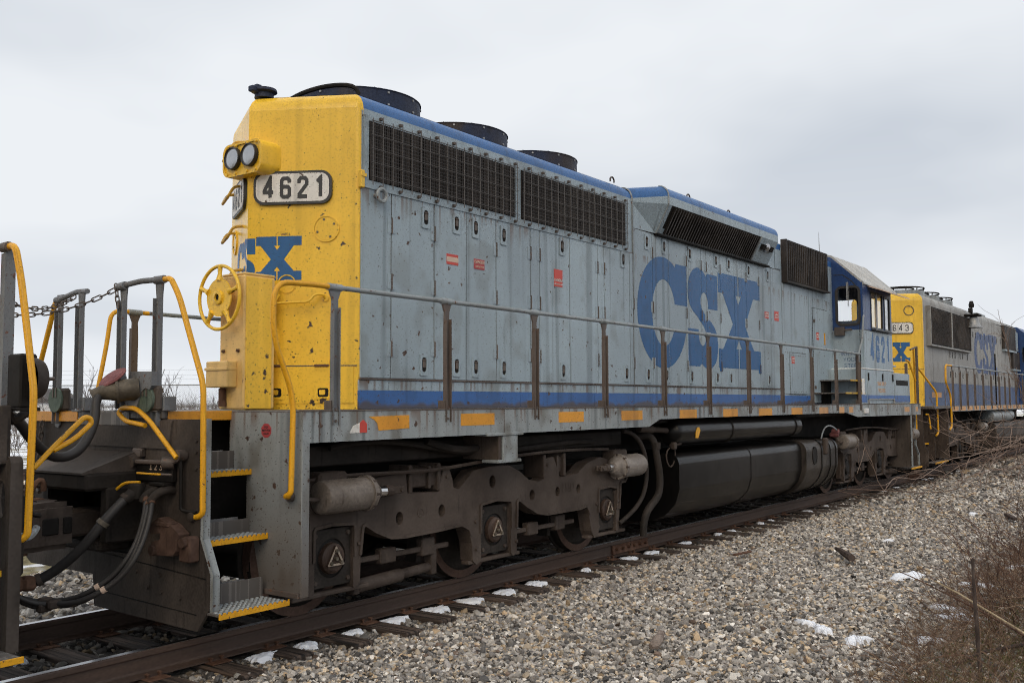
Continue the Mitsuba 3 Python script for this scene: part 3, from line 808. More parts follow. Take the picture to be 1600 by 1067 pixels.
def truck(loco, cx, d, dark=()):
    t = sub(loco, 'truck')
    sp = 2.17
    part(t, 'side_frame', cat([ext(affinity.translate(frame_outline(d), cx, 0), 'y', -1.235, -1.08)]), 'm_truck')
    rim = affinity.translate(frame_outline(d), cx, 0)
    part(t, 'frame_core', ext(Polygon(rim.exterior).buffer(-.02).intersection(sbox(cx - 3, .56, cx + 3, 2)), 'y', -1.075, -1.062), 'm_black')
    part(t, 'frame_flange', ext(Polygon(rim.exterior).difference(Polygon(rim.exterior).buffer(-.026)).intersection(sbox(cx - 3, .5, cx + 3, .86)), 'y', -1.25, -1.236), 'm_truck')
    part(t, 'side_frame', ext(affinity.translate(frame_outline(d), cx, 0), 'y', 1.06, 1.235), 'm_truck_dark')
    for i, a in enumerate((-sp, 0, sp)):
        wheelset(t, cx + a)
        bearing(t, cx + a, dark=i in dark)
        part(t, 'pedestal_tie_bar', box(cx + a - .42, cx + a + .42, -1.22, -1.12, .215, .25, .008), 'm_truck')
        part(t, 'traction_motor', box(cx + a + .10, cx + a + .85, -.55, .55, .18, .85, .08), 'm_black')
    part(t, 'bolster', cat([box(cx - .5, cx + .5, -1.0, 1.0, .85, 1.15, .03), box(cx - 2.3, cx + 2.3, -.68, -.6, .7, 1.0), box(cx - 2.3, cx + 2.3, .6, .68, .7, 1.0)]), 'm_black')
    for q in (-1.06, 1.05):
        x = cx + q * d
        part(t, 'spring_pocket', cat([box(x - .20, x + .20, -1.20, -.95, 1.0, 1.17, .012), box(x - .215, x - .17, -1.24, -.98, .96, 1.21, .008), box(x + .17, x + .215, -1.24, -.98, .96, 1.21, .008), box(x + .05, x + .085, -1.23, -.98, .99, 1.19)]), 'm_truck')
    brake_cylinder(t, cx - d * 2.14, 1.02, -1.33, d)
    brake_cylinder(t, cx + d * 2.46, 1.01, -1.33, -d)
    for q in (-1.15, 1.06):
        x = cx + q * d
        part(t, 'brake_rod', cat([box(x - .62, x + .58, -1.10, -1.06, .40, .445, .006), box(x - .36, x - .16, -1.12, -1.04, .36, .49, .01), box(x + .18, x + .36, -1.12, -1.04, .36, .52, .01)]), 'm_truck')
        for s in (-1, 1):
            part(t, 'brake_hanger', box(x + s * .5 - .04, x + s * .5 + .04, -.86, -.80, .3, .9, .01), 'm_truck_dark')
            part(t, 'brake_shoe', ext(Polygon([(x + s * .40, .25), (x + s * .47, .25), (x + s * .52, .55), (x + s * .45, .55)]), 'y', -.84, -.70), 'm_truck_dark')
    part(t, 'damper', cat([cyl((cx - d * 1.75, -1.05, .20), (cx - d * 1.2, -1.05, .22), .06, n=12), cyl((cx - d * 1.25, -1.05, .22), (cx - d * .8, -1.05, .24), .045, n=12), box(cx - d * .82, cx - d * .74, -1.10, -1.0, .17, .42, .01), box(cx - d * 1.82, cx - d * 1.74, -1.10, -1.0, .14, .34, .01)]), 'm_truck', 40)
    part(t, 'sand_pipe', tube(curve([(cx - d * 2.7, -1.22, 1.12), (cx - d * 1.9, -1.27, 1.17), (cx - d * 1.0, -1.27, 1.155), (cx - d * .5, -1.27, 1.18), (cx + d * .2, -1.27, 1.22), (cx + d * 1.2, -1.26, 1.24), (cx + d * 2.2, -1.22, 1.21)], 24), .0165, 6), 'm_truck', 50)
    part(t, 'cast_ring', ext(disc(cx - 1.12 * d, .78, .045, 8).difference(disc(cx - 1.12 * d, .78, .033, 8)).union(disc(cx - 1.12 * d, .78, .012, 4)), 'y', -1.240, -1.233), 'm_truck')
    part(t, 'bolt', bolts([(cx + q * d, -1.236, z) for q, z in ((.34, .62), (-.33, .62), (.33, .36), (-.32, .36), (1.9, .6), (2.38, .6), (-1.9, .6), (.9, 1.1), (-.76, 1.08), (-2.6, .95), (2.6, .95))], '-y', .02, .016), 'm_truck')
    words(t, 'cast_letters', ['EMD'], .085, (cx + 1.31 * d, -1.2375, .79), (1, 0, 0), (0, 0, 1), 'm_truck')
    return t

# ------------------------------------------------------------------ the locomotive
L = thing('locomotive', 'weathered grey and blue diesel locomotive with yellow end numbered 4621, largest in view', 'locomotive')
W, DZ = .905, 1.71
fac_o, fac_u, fac_n = np.array([-2.10, 0, 0]), np.array([.4913, -.871, 0]), np.array([-.871, -.4913, 0])
pick = loft(hood_plan(-1.588, -2.10, 3.40, W), [(0, DZ)] + fillet(4.44, .16, 4.60))
nr = 7
part(L, 'hood_end', weld(pick(range(2, 10), 0, nr)), 'm_yellow', 24)
part(L, 'hood', cat([pick([0, 1, 10], 0, 1)]), 'm_gray')
part(L, 'roof_edge', weld(pick([1, 10], 1, nr)), 'm_blue', 40)
v, f = pick(range(11), nr - 1, nr, True)
part(L, 'roof', cat([(v + [0, 0, .002], f)]), 'm_fan')
part(L, 'hood_end_strip', cat([box(-1.56, -1.545, -W - .004, -W + .01, 1.99, 4.42)]), 'm_gray')

# doors of the long hood, each a panel with its own edges
SEAMS = [-1.572, -1.176, -.568, -.061, .435, 1.066, 1.246, 1.87, 2.503, 2.662, 3.304, 3.398]
SEAMS2 = [3.412, 3.935, 4.414, 4.958, 5.45, 5.626, 6.12, 6.661, 7.12, 7.656, 8.194, 8.69]
G = .006
for S, top in ((SEAMS, 3.715), (SEAMS2, 4.055)):
    for a, b in zip(S[:-1], S[1:]):
        part(L, 'hood_door' if b - a > .3 else 'hood_panel', box(a + G, b - G, -.917 + .003 * rng.random(), -.895, 1.992, top - G, .0025), ('m_gray', 'm_gray_b', 'm_gray_c', 'm_gray_d')[rng.integers(4)])
part(L, 'door_gap', cat([box(-1.56, 3.40, -.9065, -.9, 1.975, 3.72), box(3.405, 8.70, -.9065, -.9, 1.975, 4.06)]), 'm_rust_dark')
part(L, 'door_sill', cat([box(-1.58, 8.70, -.926, -.90, 1.972, 1.988, .003)]), 'm_post')
for x, z in [(-.703, 3.56), (-.236, 3.57), (.074, 3.57), (.56, 3.56), (1.70, 3.585), (3.13, 3.60), (3.77, 3.915), (4.27, 3.915), (5.07, 3.91), (5.968, 3.915), (6.442, 3.91), (7.226, 3.9), (8.05, 3.905)]:
    latch(L, x, z)
for x in (-.728, -.237, .071, .554, 1.709, 3.19, 3.775, 4.309, 5.086, 5.962, 6.458, 8.037):
    latch(L, x, 2.13)
polys = csx(1.54)
cuts = unary_union([sbox(x - .007, 1.9, x + .007, 4.1) for x in SEAMS2])
big = [affinity.translate(affinity.scale(polys[0], 1.0, 1.0, origin=(0, 0)), 3.50, 2.225), affinity.translate(affinity.scale(polys[1], 1, .955, origin=(0, 0)), 3.50, 2.262), affinity.translate(affinity.scale(polys[2], 1, .95, origin=(0, 0)), 3.50, 2.285)]
inked = unary_union(big)
for x, zs in [(-1.176, (3.41, 2.887, 2.263)), (-.568, (3.42, 2.885, 2.285)), (.435, (3.39, 2.876, 2.298)), (1.066, (3.43, 2.878, 2.286)), (1.246, (3.43, 2.88, 2.28)), (2.503, (3.43, 2.87, 2.285)), (2.662, (3.43, 2.875, 2.285)),
              (3.405, (3.05, 2.275)), (3.935, (3.79, 3.045, 2.29)), (4.958, (3.793, 3.04, 2.28)), (5.45, (3.785, 3.04)), (5.626, (3.783, 3.04)), (6.12, (3.8, 3.046, 2.3)), (7.12, (3.774, 3.03)), (7.656, (3.76, 3.035, 2.3))]:
    for z in zs: hinge(L, x, z, -.9195 if inked.contains(Point(x, z)) else -.917, 'm_logo' if inked.contains(Point(x, z)) else 'm_gray')

# skirt below the doors
part(L, 'skirt', cat([box(a + .004, b - .004, -.914, -.895, 1.878, 1.971, .002) for a, b in zip([-1.588, -1.2, -.60, .86, 2.40, 3.9, 5.6, 7.2], [-1.2, -.60, .86, 2.40, 3.9, 5.6, 7.2, 8.70])]), 'm_gray_skirt')
part(L, 'blue_stripe', cat([box(a + .003, b - .003, -.9142, -.895, DZ + .003, 1.878, .0015) for a, b in zip([-1.588, .86, 2.40, 3.9, 5.6, 7.2], [.86, 2.40, 3.9, 5.6, 7.2, 8.70])]), 'm_blue_stripe')

# radiator intakes: frame, shutters and two layers of wire
for x0, x1 in ((-1.485, .77), (.875, 3.195)):
    z0, z1 = 3.785, 4.335
    g = sub(L, 'radiator_grille')
    part(g, 'frame', ext(sbox(x0 - .06, z0 - .075, x1 + .045, z1 + .045).difference(sbox(x0, z0, x1, z1)), 'y', -.926, -.90), 'm_gray')
    part(g, 'shutter_back', box(x0, x1, -.9072, -.902, z0, z1), 'm_black')
    xs = np.arange(x0 + .02, x1 - .01, .046)
    part(g, 'shutter_slat', cat([rotz(box(x - .017, x + .017, -.93, -.926, z0 + .005, z1 - .005), -32 if i % 2 else 28, (x, -.928, 0)) for i, x in enumerate(xs)]), 'm_grille', stuff=True)
    fine = [box(x0, x1, -.952, -.949, z - .0015, z + .0015) for z in np.arange(z0 + .02, z1, .033)]
    fine += [box(x - .0013, x + .0013, -.951, -.948, z0, z1) for x in np.arange(x0 + .012, x1, .0255)]
    part(g, 'fine_mesh', cat(fine), 'm_wire', stuff=True)
    nb = 18
    part(g, 'guard_wire', cat([cyl((x, -.968, z0 - .05), (x, -.968, z1 + .02 + (.03 if i % 2 else 0)), .0048, n=5) for i, x in enumerate(np.linspace(x0 + .01, x1 - .015, nb))] + [cyl((x0 - .01, -.972, z), (x1 + .01, -.972, z), .0034, n=5) for z in np.linspace(z0 + .03, z1 - .005, 5)]), 'm_wire_lite', stuff=True)
    part(g, 'clip', cat([box(x - .013, x + .013, -.955, -.92, z - .014, z + .014, .003) for x in np.linspace(x0 + .01, x1 - .015, nb)[1::2] for z in (z0 - .045, z1 + .04)]), 'm_post', stuff=True)

for q, xc in enumerate((-.70, .82, 2.32)):
    fn = sub(L, 'roof_fan', ('nearest', 'middle', 'farthest')[q] + ' round fan stack on the roof')
    part(fn, 'stack', lathe([(.66, 4.60), (.66, 4.63), (.63, 4.64), (.63, 4.832), (.64, 4.834), (.64, 4.84), (.61, 4.84), (.61, 4.64)], (xc, 0, 0), 'z', 56), 'm_fan', 35)
    part(fn, 'bolt', cat([cyl((xc + .62 * math.cos(a), .62 * math.sin(a), z), (xc + .641 * math.cos(a), .641 * math.sin(a), z), .012, n=6) for a in np.arange(0, 6.28, .55) for z in (4.81, 4.69)]), 'm_galv')
    part(fn, 'blade', cat([rotz((np.array([[xc + .1, -.05, 4.70], [xc + .59, -.10, 4.69], [xc + .59, .12, 4.76], [xc + .1, .05, 4.77]]), np.array([[0, 1, 2], [0, 2, 3]])), a, (xc, 0, 0)) for a in range(0, 360, 45)]), 'm_fan')
    part(fn, 'hub', cyl((xc, 0, 4.62), (xc, 0, 4.78), .12, n=20), 'm_fan', 40)
    part(fn, 'guard', cat([tube([(xc + r * math.cos(a), r * math.sin(a), 4.845) for a in np.linspace(0, 6.283, 33)[:-1]], .005, 4, True) for r in (.2, .36, .52)] + [cyl((xc + .61 * math.cos(a), .61 * math.sin(a), 4.85), (xc - .61 * math.cos(a), -.61 * math.sin(a), 4.85), .006, n=4) for a in np.arange(0, 3.14, .52)]), 'm_fan')
part(L, 'roof_cable', tube(curve([(-1.50, .36, 4.60), (-1.56, .10, 4.69), (-1.54, -.25, 4.745), (-1.46, -.50, 4.755), (-1.36, -.62, 4.73), (-1.34, -.63, 4.62)], 24), .022, 7), 'm_black', 50)
horn = sub(L, 'exhaust_vent')
part(horn, 'body', cat([lathe([(.0, 4.60), (.09, 4.60), (.085, 4.645), (.12, 4.66), (.115, 4.685), (.06, 4.70), (0, 4.70)], (-1.93, .0, 0), 'z', 18), box(-2.09, -2.0, -.03, .04, 4.635, 4.69, .01), box(-2.04, -1.97, -.03, .03, 4.66, 4.715, .012)]), 'm_fan', 30)
for x, y in ((3.05, -.82), (4.9, -1.0), (6.35, -.98)):
    part(L, 'lifting_eye', tube([(x + .05 * math.cos(a), y, 4.63 + (.07 if x > 4 else 0) + .045 * math.sin(a)) for a in np.linspace(-.4, 3.54, 12)], .012, 6), 'm_post', 50)
part(L, 'lifting_eye', cat([tube([(-1.36 + .058 * math.cos(a), -.97, 3.66 + .058 * math.sin(a)) for a in np.linspace(0, 6.283, 21)[:-1]], .018, 7, True), cyl((-1.40, -.91, 3.655), (-1.395, -.965, 3.655), .022, n=8)]), 'm_rail_gray', 50)

# flared upper hood with the slanted louvres
secs = []
for x, k in ((3.40, 0.0), (4.0, 1.0), (8.0, 1.0), (8.42, 0.0)):
    yb, yt = -.905 - .03 * k, -.905 - .235 * k
    zt, zs = 4.40 + .04 * k, 4.45 + .10 * k
    pts = [(yb, 4.06), (yt, zt), (yt, zs)] + [(yt + .15 * (1 - math.cos(t)), zs + .15 * math.sin(t)) for t in np.linspace(.25, math.pi / 2, 5)] + [(0, zs + .165)]
    secs.append(np.array([(x, a, b) for a, b in pts]))
def skin(a, b, i, j):
    v = np.vstack([a[i:j + 1], b[i:j + 1]]); n = j - i + 1
    return v, np.array([q for k in range(j - i) for q in ([k, k + 1, n + k + 1], [k, n + k + 1, n + k])])
fl = sub(L, 'flared_hood')
for nm, i, j, m in (('slope', 0, 1, 'm_gray'), ('upper_side', 1, 2, 'm_gray'), ('blue_edge', 2, 7, 'm_blue'), ('roof', 7, 8, 'm_fan')):
    ms = cat([skin(secs[k + 1], secs[k], i, j) if k == 0 else skin(secs[k], secs[k + 1], i, j) for k in range(3)])
    part(fl, nm, ms, m, 30 if nm == 'blue_edge' else False)
    part(fl, nm, mirror(ms, 1), m, 30 if nm == 'blue_edge' else False)
several(fl, 'joint_strip', [tube(secs[k][1:8] + [0, -.004, .004], .012, 5) for k in (0, 1)] + [box(3.395, 3.41, -.925, -.9, 3.72, 4.46), tube([secs[1][0] + [0, -.01, 0], secs[1][1] + [0, -.008, 0]], .011, 5), tube([secs[2][0] + [-.72, -.008, 0], secs[2][1] + [-.72, -.008, 0]], .016, 5)], 'm_rail_gray')
lo, hi = np.array([-.935, 4.06]), np.array([-1.14, 4.44])
out_ = np.array([-.034, -.018])
lv, le = [], []
for x in np.arange(4.19, 7.22, .078):
    a, b = lo + (hi - lo) * .06, lo + (hi - lo) * .97
    v = np.array([[x, *a], [x, *b], [x, *(b + out_)], [x, *(a + out_)], [x + .022, *(a + out_)], [x + .022, *(b + out_)]])
    lv.append((v, np.array([[0, 1, 2], [0, 2, 3]])))
    le.append((v, np.array([[3, 2, 5], [3, 5, 4]])))
part(fl, 'louvre', cat(lv), 'm_black', stuff=True)
part(fl, 'louvre_edge', cat(le), 'm_slat', stuff=True)
part(fl, 'louvre_back', (np.array([[4.12, lo[0] - .004, lo[1] + .01], [7.25, lo[0] - .004, lo[1] + .01], [7.25, hi[0] - .003, hi[1] - .005], [4.12, hi[0] - .003, hi[1] - .005]]), np.array([[0, 1, 2], [0, 2, 3]])), 'm_black')
part(fl, 'louvre_sill', box(3.99, 8.0, -.99, -.90, 4.035, 4.062, .006), 'm_black')
pl_o = np.array([7.62, *(lo + (hi - lo) * .66)])
sl = np.array([0, *(hi - lo)]) / np.linalg.norm(hi - lo)
lampk = part(fl, 'lamp_bracket', inframe(local(unary_union([sbox(-.22, -.045, -.10, .045), sbox(.10, -.045, .22, .045), sbox(-.2, -.01, .2, .01)]), 0, .05), pl_o, [1, 0, 0], sl), 'm_black')
part(lampk, 'lamp', inframe(lathe([(0, .07), (.05, .06), (.075, .03), (.08, 0)], (0, 0, 0), 'z', 20), pl_o, [1, 0, 0], sl), 'm_lens', True)

# plain upper hood up to the cab, with the inertial filter grille
part(L, 'filter_hood', ext(Polygon([(-W, DZ), (-W, 4.46), (-W + .03, 4.53), (-W + .09, 4.575), (-.4, 4.62), (.4, 4.62), (W - .09, 4.575), (W - .03, 4.53), (W, 4.46), (W, DZ)]), 'x', 8.42, 11.46), 'm_gray')
part(L, 'core_hood', ext(Polygon([(-W + .001, DZ), (-W + .001, 4.1), (W - .001, 4.1), (W - .001, DZ)]), 'x', 3.41, 8.45), 'm_gray')
several(L, 'blue_band', [box(8.46, 8.70, -W - .003, -W + .01, 4.42, 4.52), box(11.06, 11.44, -W - .003, -W + .01, 4.42, 4.53)], 'm_blue')
part(L, 'hood_panel', cat([box(8.43, 8.69, -.916, -.9, 4.07, 4.41, .002)]), 'm_gray')
fg = sub(L, 'filter_grille', 'black upright air filter grille ahead of the cab')
part(fg, 'casing', box(8.76, 11.0, -.985, -.90, 3.885, 4.625, .006), 'm_black')
part(fg, 'fin', cat([box(x, x + .03, -1.0, -.984, 3.905, 4.60) for x in np.arange(8.79, 10.96, .095)]), 'm_grille', stuff=True)
part(fg, 'frame', cat([box(8.74, 8.775, -1.01, -.90, 3.86, 4.62), box(8.74, 11.02, -1.02, -.90, 3.855, 3.885)]), 'm_grille')
part(L, 'side_panel', box(8.71, 10.235, -.917, -.895, DZ + .19, 3.85, .003), 'm_gray')
part(L, 'door_seam', cat([ext(sbox(10.25, DZ + .02, 11.072, 3.532), 'y', -.9185, -.9), ext(sbox(9.008, 1.888, 9.872, 2.642), 'y', -.9185, -.9)]), 'm_ink')
dd = part(L, 'tall_door', box(10.262, 11.06, -.924, -.895, DZ + .03, 3.52, .004), 'm_gray')
part(dd, 'handle', cat([box(10.27, 10.31, -.95, -.92, 3.25, 3.31), box(10.27, 10.31, -.95, -.92, 2.0, 2.06)]), 'm_post')
part(dd, 'label_yellow', ext(sbox(10.86, 2.85, 10.93, 3.08), 'y', -.926, -.9235), 'm_reflector')
dd = part(L, 'access_door', box(9.02, 9.86, -.928, -.9, 1.90, 2.63, .004), 'm_gray')
part(dd, 'bolt', bolts([(9.06 + q * .12, -.928, z) for q in range(7) for z in (1.94, 2.59)], '-y', .01, .006), 'm_post', stuff=True)
part(L, 'blue_stripe', box(8.71, 11.05, -.9145, -.9, DZ + .003, 1.87, .0015), 'm_blue_stripe')

# signs and lettering on the side
def sticker(x0, z0, x1, z1, m, y=-.9185, tilt=None, name='warning_sign', label=None):
    return part(L, name, ext(sbox(x0, z0, x1, z1), 'y', y - .0022, y + .004), m, label=label)


UX, UZ = (1, 0, 0), (0, 0, 1)
s = sticker(-.386, 3.145, -.206, 3.25, 'm_red', label='red sign with a blank cream middle')
part(s, 'blank_field', ext(sbox(-.386, 3.172, -.206, 3.222), 'y', -.9222, -.920), 'm_cream')
s = sticker(.054, 3.145, .225, 3.25, 'm_red_faded', label='faded red danger sign')
words(s, 'print', ['DANGER'], .030, (.14, -.9225, 3.205), UX, UZ, 'm_cream')
words(s, 'print', ['600 VOLTS'], .018, (.14, -.9225, 3.163), UX, UZ, 'm_cream')
s = sticker(1.537, 3.105, 1.709, 3.305, 'm_red', label='bright red danger sign taller than wide')
words(s, 'print', ['DANGER'], .030, (1.623, -.9225, 3.165), UX, UZ, 'm_white')
words(s, 'print', ['HIGH VOLTAGE'], .0165, (1.623, -.9225, 3.125), UX, UZ, 'm_white')
for x0, z0, x1, z1 in ((7.90, 3.17, 8.07, 3.28), (8.34, 3.155, 8.53, 3.32), (10.42, 2.93, 10.56, 3.07)):
    s = sticker(x0, z0, x1, z1, 'm_red', -.9245 if x0 > 10 else -.9185)
    words(s, 'print', ['DANGER', 'KEEP OUT'], .025, ((x0 + x1) / 2, -.9285 if x0 > 10 else -.9225, (z0 + z1) / 2 + .012), UX, UZ, 'm_white', 1.7)
s = sticker(9.085, 2.44, 9.235, 2.565, 'm_red', -.929)
words(s, 'print', ['DANGER', 'VOLTS'], .025, (9.16, -.933, 2.515), UX, UZ, 'm_white', 1.7)

lg = sub(L, 'big_lettering', 'large blue letters CSX across the hood doors')
for g, w in zip(big, 'csx'):
    part(lg, 'letter_' + w, ext(g.difference(cuts), 'y', -.9192, -.912), 'm_logo')

# the angled end: number boards, letters, hatches, grab irons, lamp housing, brake stand
def face(side):  # frame of one angled face: x right, y up seen from outside, origin at the ridge foot
    return (fac_o + fac_n * [1, side, 1] * .0, fac_u * [1, side, 1] if side > 0 else -fac_u * [1, -1, 1], (0, 0, 1))


def onface(poly, side, a, b):
    o, u, v_ = face(side)
    return inframe(local(poly, a, b), o, u, v_)


for s in (1, -1):
    ux = (lambda a, b: (a, b)) if s > 0 else (lambda a, b: (-b, -a))
    a, b = ux(.062, .795)
    o, u, v_ = face(s)
    nb = part(L, 'number_board', onface(rrect(a, 3.56, b, 3.865, .10), s, -.01, .030), 'm_ink', label='number board 4621 on the ' + ('near' if s > 0 else 'far') + ' angled face')
    part(nb, 'white_panel', onface(rrect(a + .024, 3.584, b - .024, 3.841, .08), s, .02, .0325), 'm_white')
    part(nb, 'number', onface(affinity.translate(digits('4621', .168, .162, .86).buffer(.004), a + .105, 3.628), s, .03, .0345), 'm_ink')
    a, b = ux(.615, .862)
    h = part(L, 'round_hatch', onface(disc((a + b) / 2, 3.335, .122, 12).difference(disc((a + b) / 2, 3.335, .108, 12)), s, -.002, .012), 'm_yellow')
    part(h, 'plate', onface(disc((a + b) / 2, 3.335, .105, 12), s, -.002, .006), 'm_yellow')
    part(h, 'bolt', onface(unary_union([disc((a + b) / 2 + .085 * math.cos(t), 3.335 + .085 * math.sin(t), .010, 3) for t in (.5, 1.8, 3.5, 5.2)]), s, 0, .013), 'm_post')
    c = (.375 if s > 0 else -.375)
    part(L, 'round_hatch', onface(disc(c, 2.84, .085, 12).difference(disc(c, 2.84, .075, 12)), s, -.002, .008), 'm_yellow')

# letters wrap round the ridge, half the S on either face
h = .40
pc = csx(h)
shift = .082 - (pc[2].bounds[0])
for g, w in zip(pc, 'csx'):
    g = affinity.translate(g, shift, 2.875)
    for s, clip in ((1, sbox(0, 0, 9, 9)), (-1, sbox(-9, 0, 0, 9))):
        q = g.intersection(clip)
        if q.area > 1e-5: part(L, 'letter_' + w, onface(q, s, -.002, .0025), 'm_logo')
words(L, 'stencil', ['UNIT 1'], .018, fac_o + fac_u * .36 + fac_n * .002 + np.array([0, 0, 3.284]), fac_u, (0, 0, 1), 'm_post')

lowh = part(L, 'lower_hatch', onface(sbox(.10, 1.765, 1.0, 2.092), 1, -.002, .010), 'm_yellow')
part(lowh, 'seam', onface(unary_union([sbox(.0, 2.094, 1.03, 2.104), sbox(.092, 1.74, .099, 2.09)]), 1, -.002, .004), 'm_post')
for c in (.29, .725):
    q = part(lowh, 'latch', onface(rrect(c - .085, 1.80, c + .085, 1.925, .01).difference(rrect(c - .05, 1.82, c + .05, 1.90, .02)), 1, .0, .018), 'm_yellow')
    part(q, 'recess', onface(rrect(c - .052, 1.818, c + .052, 1.902, .02), 1, .0, .0115), 'm_black')
    part(q, 'handle', onface(rrect(c - .035, 1.84, c + .02, 1.885, .01), 1, .01, .022), 'm_yellow')
for c in (.30, .71):
    q = part(lowh, 'hinge', onface(rrect(c - .07, 2.06, c + .07, 2.15, .01), 1, .0, .014), 'm_yellow')
    o, u, v_ = face(1)
    part(q, 'pin', inframe(cyl((c - .065, 2.10, .018), (c + .065, 2.10, .018), .012, n=7), o, u, v_), 'm_rust')
o, u, v_ = face(1)
part(L, 'grab_iron', inframe(cat([tube(bend([(.30, 2.74, .0), (.30, 2.70, .06), (.30, 2.655, .10), (.62, 2.665, .10), (.66, 2.735, .08), (.735, 2.735, .04), (.735, 2.69, .0)], .04, 4), .011, 7), lathe([(.035, 0), (.035, .012), (0, .012)], (.735, 2.71, 0), 'z', 12)]), o, u, v_), 'm_yellow', 50)
part(L, 'small_socket', onface(rrect(.22, 2.28, .30, 2.43, .01).difference(rrect(.24, 2.31, .28, 2.40, .01)), 1, 0, .03), 'm_yellow')
part(L, 'latch_tab', cat([box(-1.60, -1.54, -.955, -.90, 3.80, 3.83), box(-1.60, -1.55, -.945, -.90, 3.70, 3.86, .006)]), 'm_yellow')
o, u, v_ = face(-1)
for zc in (4.17, 3.75, 3.37, 2.96):
    c = -.47
    part(L, 'grab_iron', inframe(tube(bend([(c - .20, zc + .05, 0), (c - .20, zc + .04, .09), (c - .20, zc - .06, .14), (c + .20, zc - .06, .14), (c + .20, zc + .04, .09), (c + .20, zc + .05, 0)], .04, 4), .014, 7), o, u, v_), 'm_edge_dirty', 50)

hl = sub(L, 'headlight')
hp = rrect(-.27, 3.835, .27, 4.14, .085)
part(hl, 'housing', cat([ext(hp, 'x', -2.165, -1.80), ext(hp.difference(rrect(-.25, 3.855, .25, 4.12, .07)), 'x', -2.18, -2.164)]), 'm_yellow', 30)
for yy in (-.118, .118):
    part(hl, 'rim', lathe([(.104, -.0), (.104, -.04), (.098, -.045), (.094, -.03), (.094, -.0)], (-2.165, yy, 4.0), 'x', 28), 'm_ink', 35)
    part(hl, 'lens', lathe([(.096, -.030), (.07, -.040), (.04, -.046), (0, -.048)], (-2.165, yy, 4.0), 'x', 28), 'm_lens', True)
part(hl, 'bolt', bolts([(-2.18, yy, zz) for yy in (-.2, -.08, .08, .2) for zz in (3.86, 4.115)], '-x', .015, .012), 'm_yellow')

bs = sub(L, 'brake_stand')
part(bs, 'housing', box(-2.40, -2.06, -.345, -.015, DZ + .005, 2.875, .012), 'm_yellow_pale')
part(bs, 'side_plate', box(-2.38, -2.10, -.352, -.343, DZ + .01, 2.86, .003), 'm_yellow')
part(bs, 'cap', box(-2.39, -2.05, -.34, -.02, 2.874, 2.90, .01), 'm_yellow_pale')
part(bs, 'ratchet_box', cat([box(-2.50, -2.40, -.26, .04, 1.905, 2.13, .008), box(-2.512, -2.40, -.265, .045, 2.05, 2.075, .004)]), 'm_yellow_pale')
part(bs, 'drop_bolt', cat([box(-2.46, -2.405, -.13, -.08, 1.78, 1.90, .01), cyl((-2.43, -.105, 1.74), (-2.43, -.105, 1.79), .035, n=8)]), 'm_rust')
part(bs, 'bolt', bolts([(-2.40, y, 2.22) for y in (-.28, -.08)], '-x', .018, .02), 'm_rust')
bw = sub(L, 'brake_wheel', 'yellow hand brake wheel')
wc = np.array([-2.50, -.135, 2.68])
part(bw, 'rim', tube([(wc[0], wc[1] + .275 * math.cos(a), wc[2] + .275 * math.sin(a)) for a in np.linspace(0, 2 * math.pi, 49)[:-1]], .0155, 8, True), 'm_yellow', 60)
part(bw, 'disc', move(ext(disc(0, 0, .165, 14).difference(disc(0, 0, .022)), 'x', -.006, .006), wc), 'm_yellow')
several(bw, 'spoke', [tube([wc + [0, .15 * math.cos(a), .15 * math.sin(a)], wc + [0, .21 * math.cos(a), .21 * math.sin(a)], wc + [0, .27 * math.cos(a), .27 * math.sin(a)]], [.034, .017, .024], 7) for a in (.35, 1.6, 2.86, 4.12, 5.37)], 'm_yellow', 50)
part(bw, 'hub', cat([lathe([(.065, .0), (.06, -.025), (.032, -.03), (.03, -.005)], wc, 'x', 20), cyl(wc, wc + [.12, 0, 0], .03)]), 'm_yellow', 40)
part(bw, 'hub_bore', cyl(wc + [-.012, 0, 0], wc + [-.006, 0, 0], .034, n=14), 'm_black')

# ------------------------------------------------------------------ deck, sills, steps and rails of the near end
XP, XS = -3.40, -2.79      # end plate, inner wall of the step well
part(L, 'deck', cat([box(XS, 15.46, -1.535, 1.535, 1.655, 1.708, .004), box(XP, XS, -.70, .70, 1.655, 1.7085, .004)]), 'm_tread')
sill = Polygon([(XS, 1.465), (2.62, 1.47), (2.90, 1.555), (10.10, 1.56), (10.78, 1.475), (15.46, 1.46), (15.46, 1.70), (XS, 1.70)])
part(L, 'side_sill', ext(sill, 'y', -1.545, -1.525), 'm_sill')
part(L, 'side_sill', ext(sill, 'y', 1.525, 1.545), 'm_sill')
part(L, 'deck_edge', cat([box(XS, 15.46, -1.552, -1.50, 1.70, 1.7125, .003)]), 'm_post')
several(L, 'sill_seam', [box(-2.63, -2.622, -1.5475, -1.53, 1.47, 1.70), box(-.28, -.272, -1.5475, -1.53, 1.48, 1.7)], 'm_post')
jp = part(L, 'jacking_pad', cat([box(-.55, .02, -1.56, -1.40, 1.45, 1.478, .004), box(-.30, -.06, -1.55, -1.3, 1.20, 1.45, .006), box(-.38, .0, -1.55, -1.35, 1.19, 1.22, .006)]), 'm_sill')
part(jp, 'side_gusset', box(-.36, -.31, -1.54, -1.1, 1.22, 1.46, .004), 'm_truck')

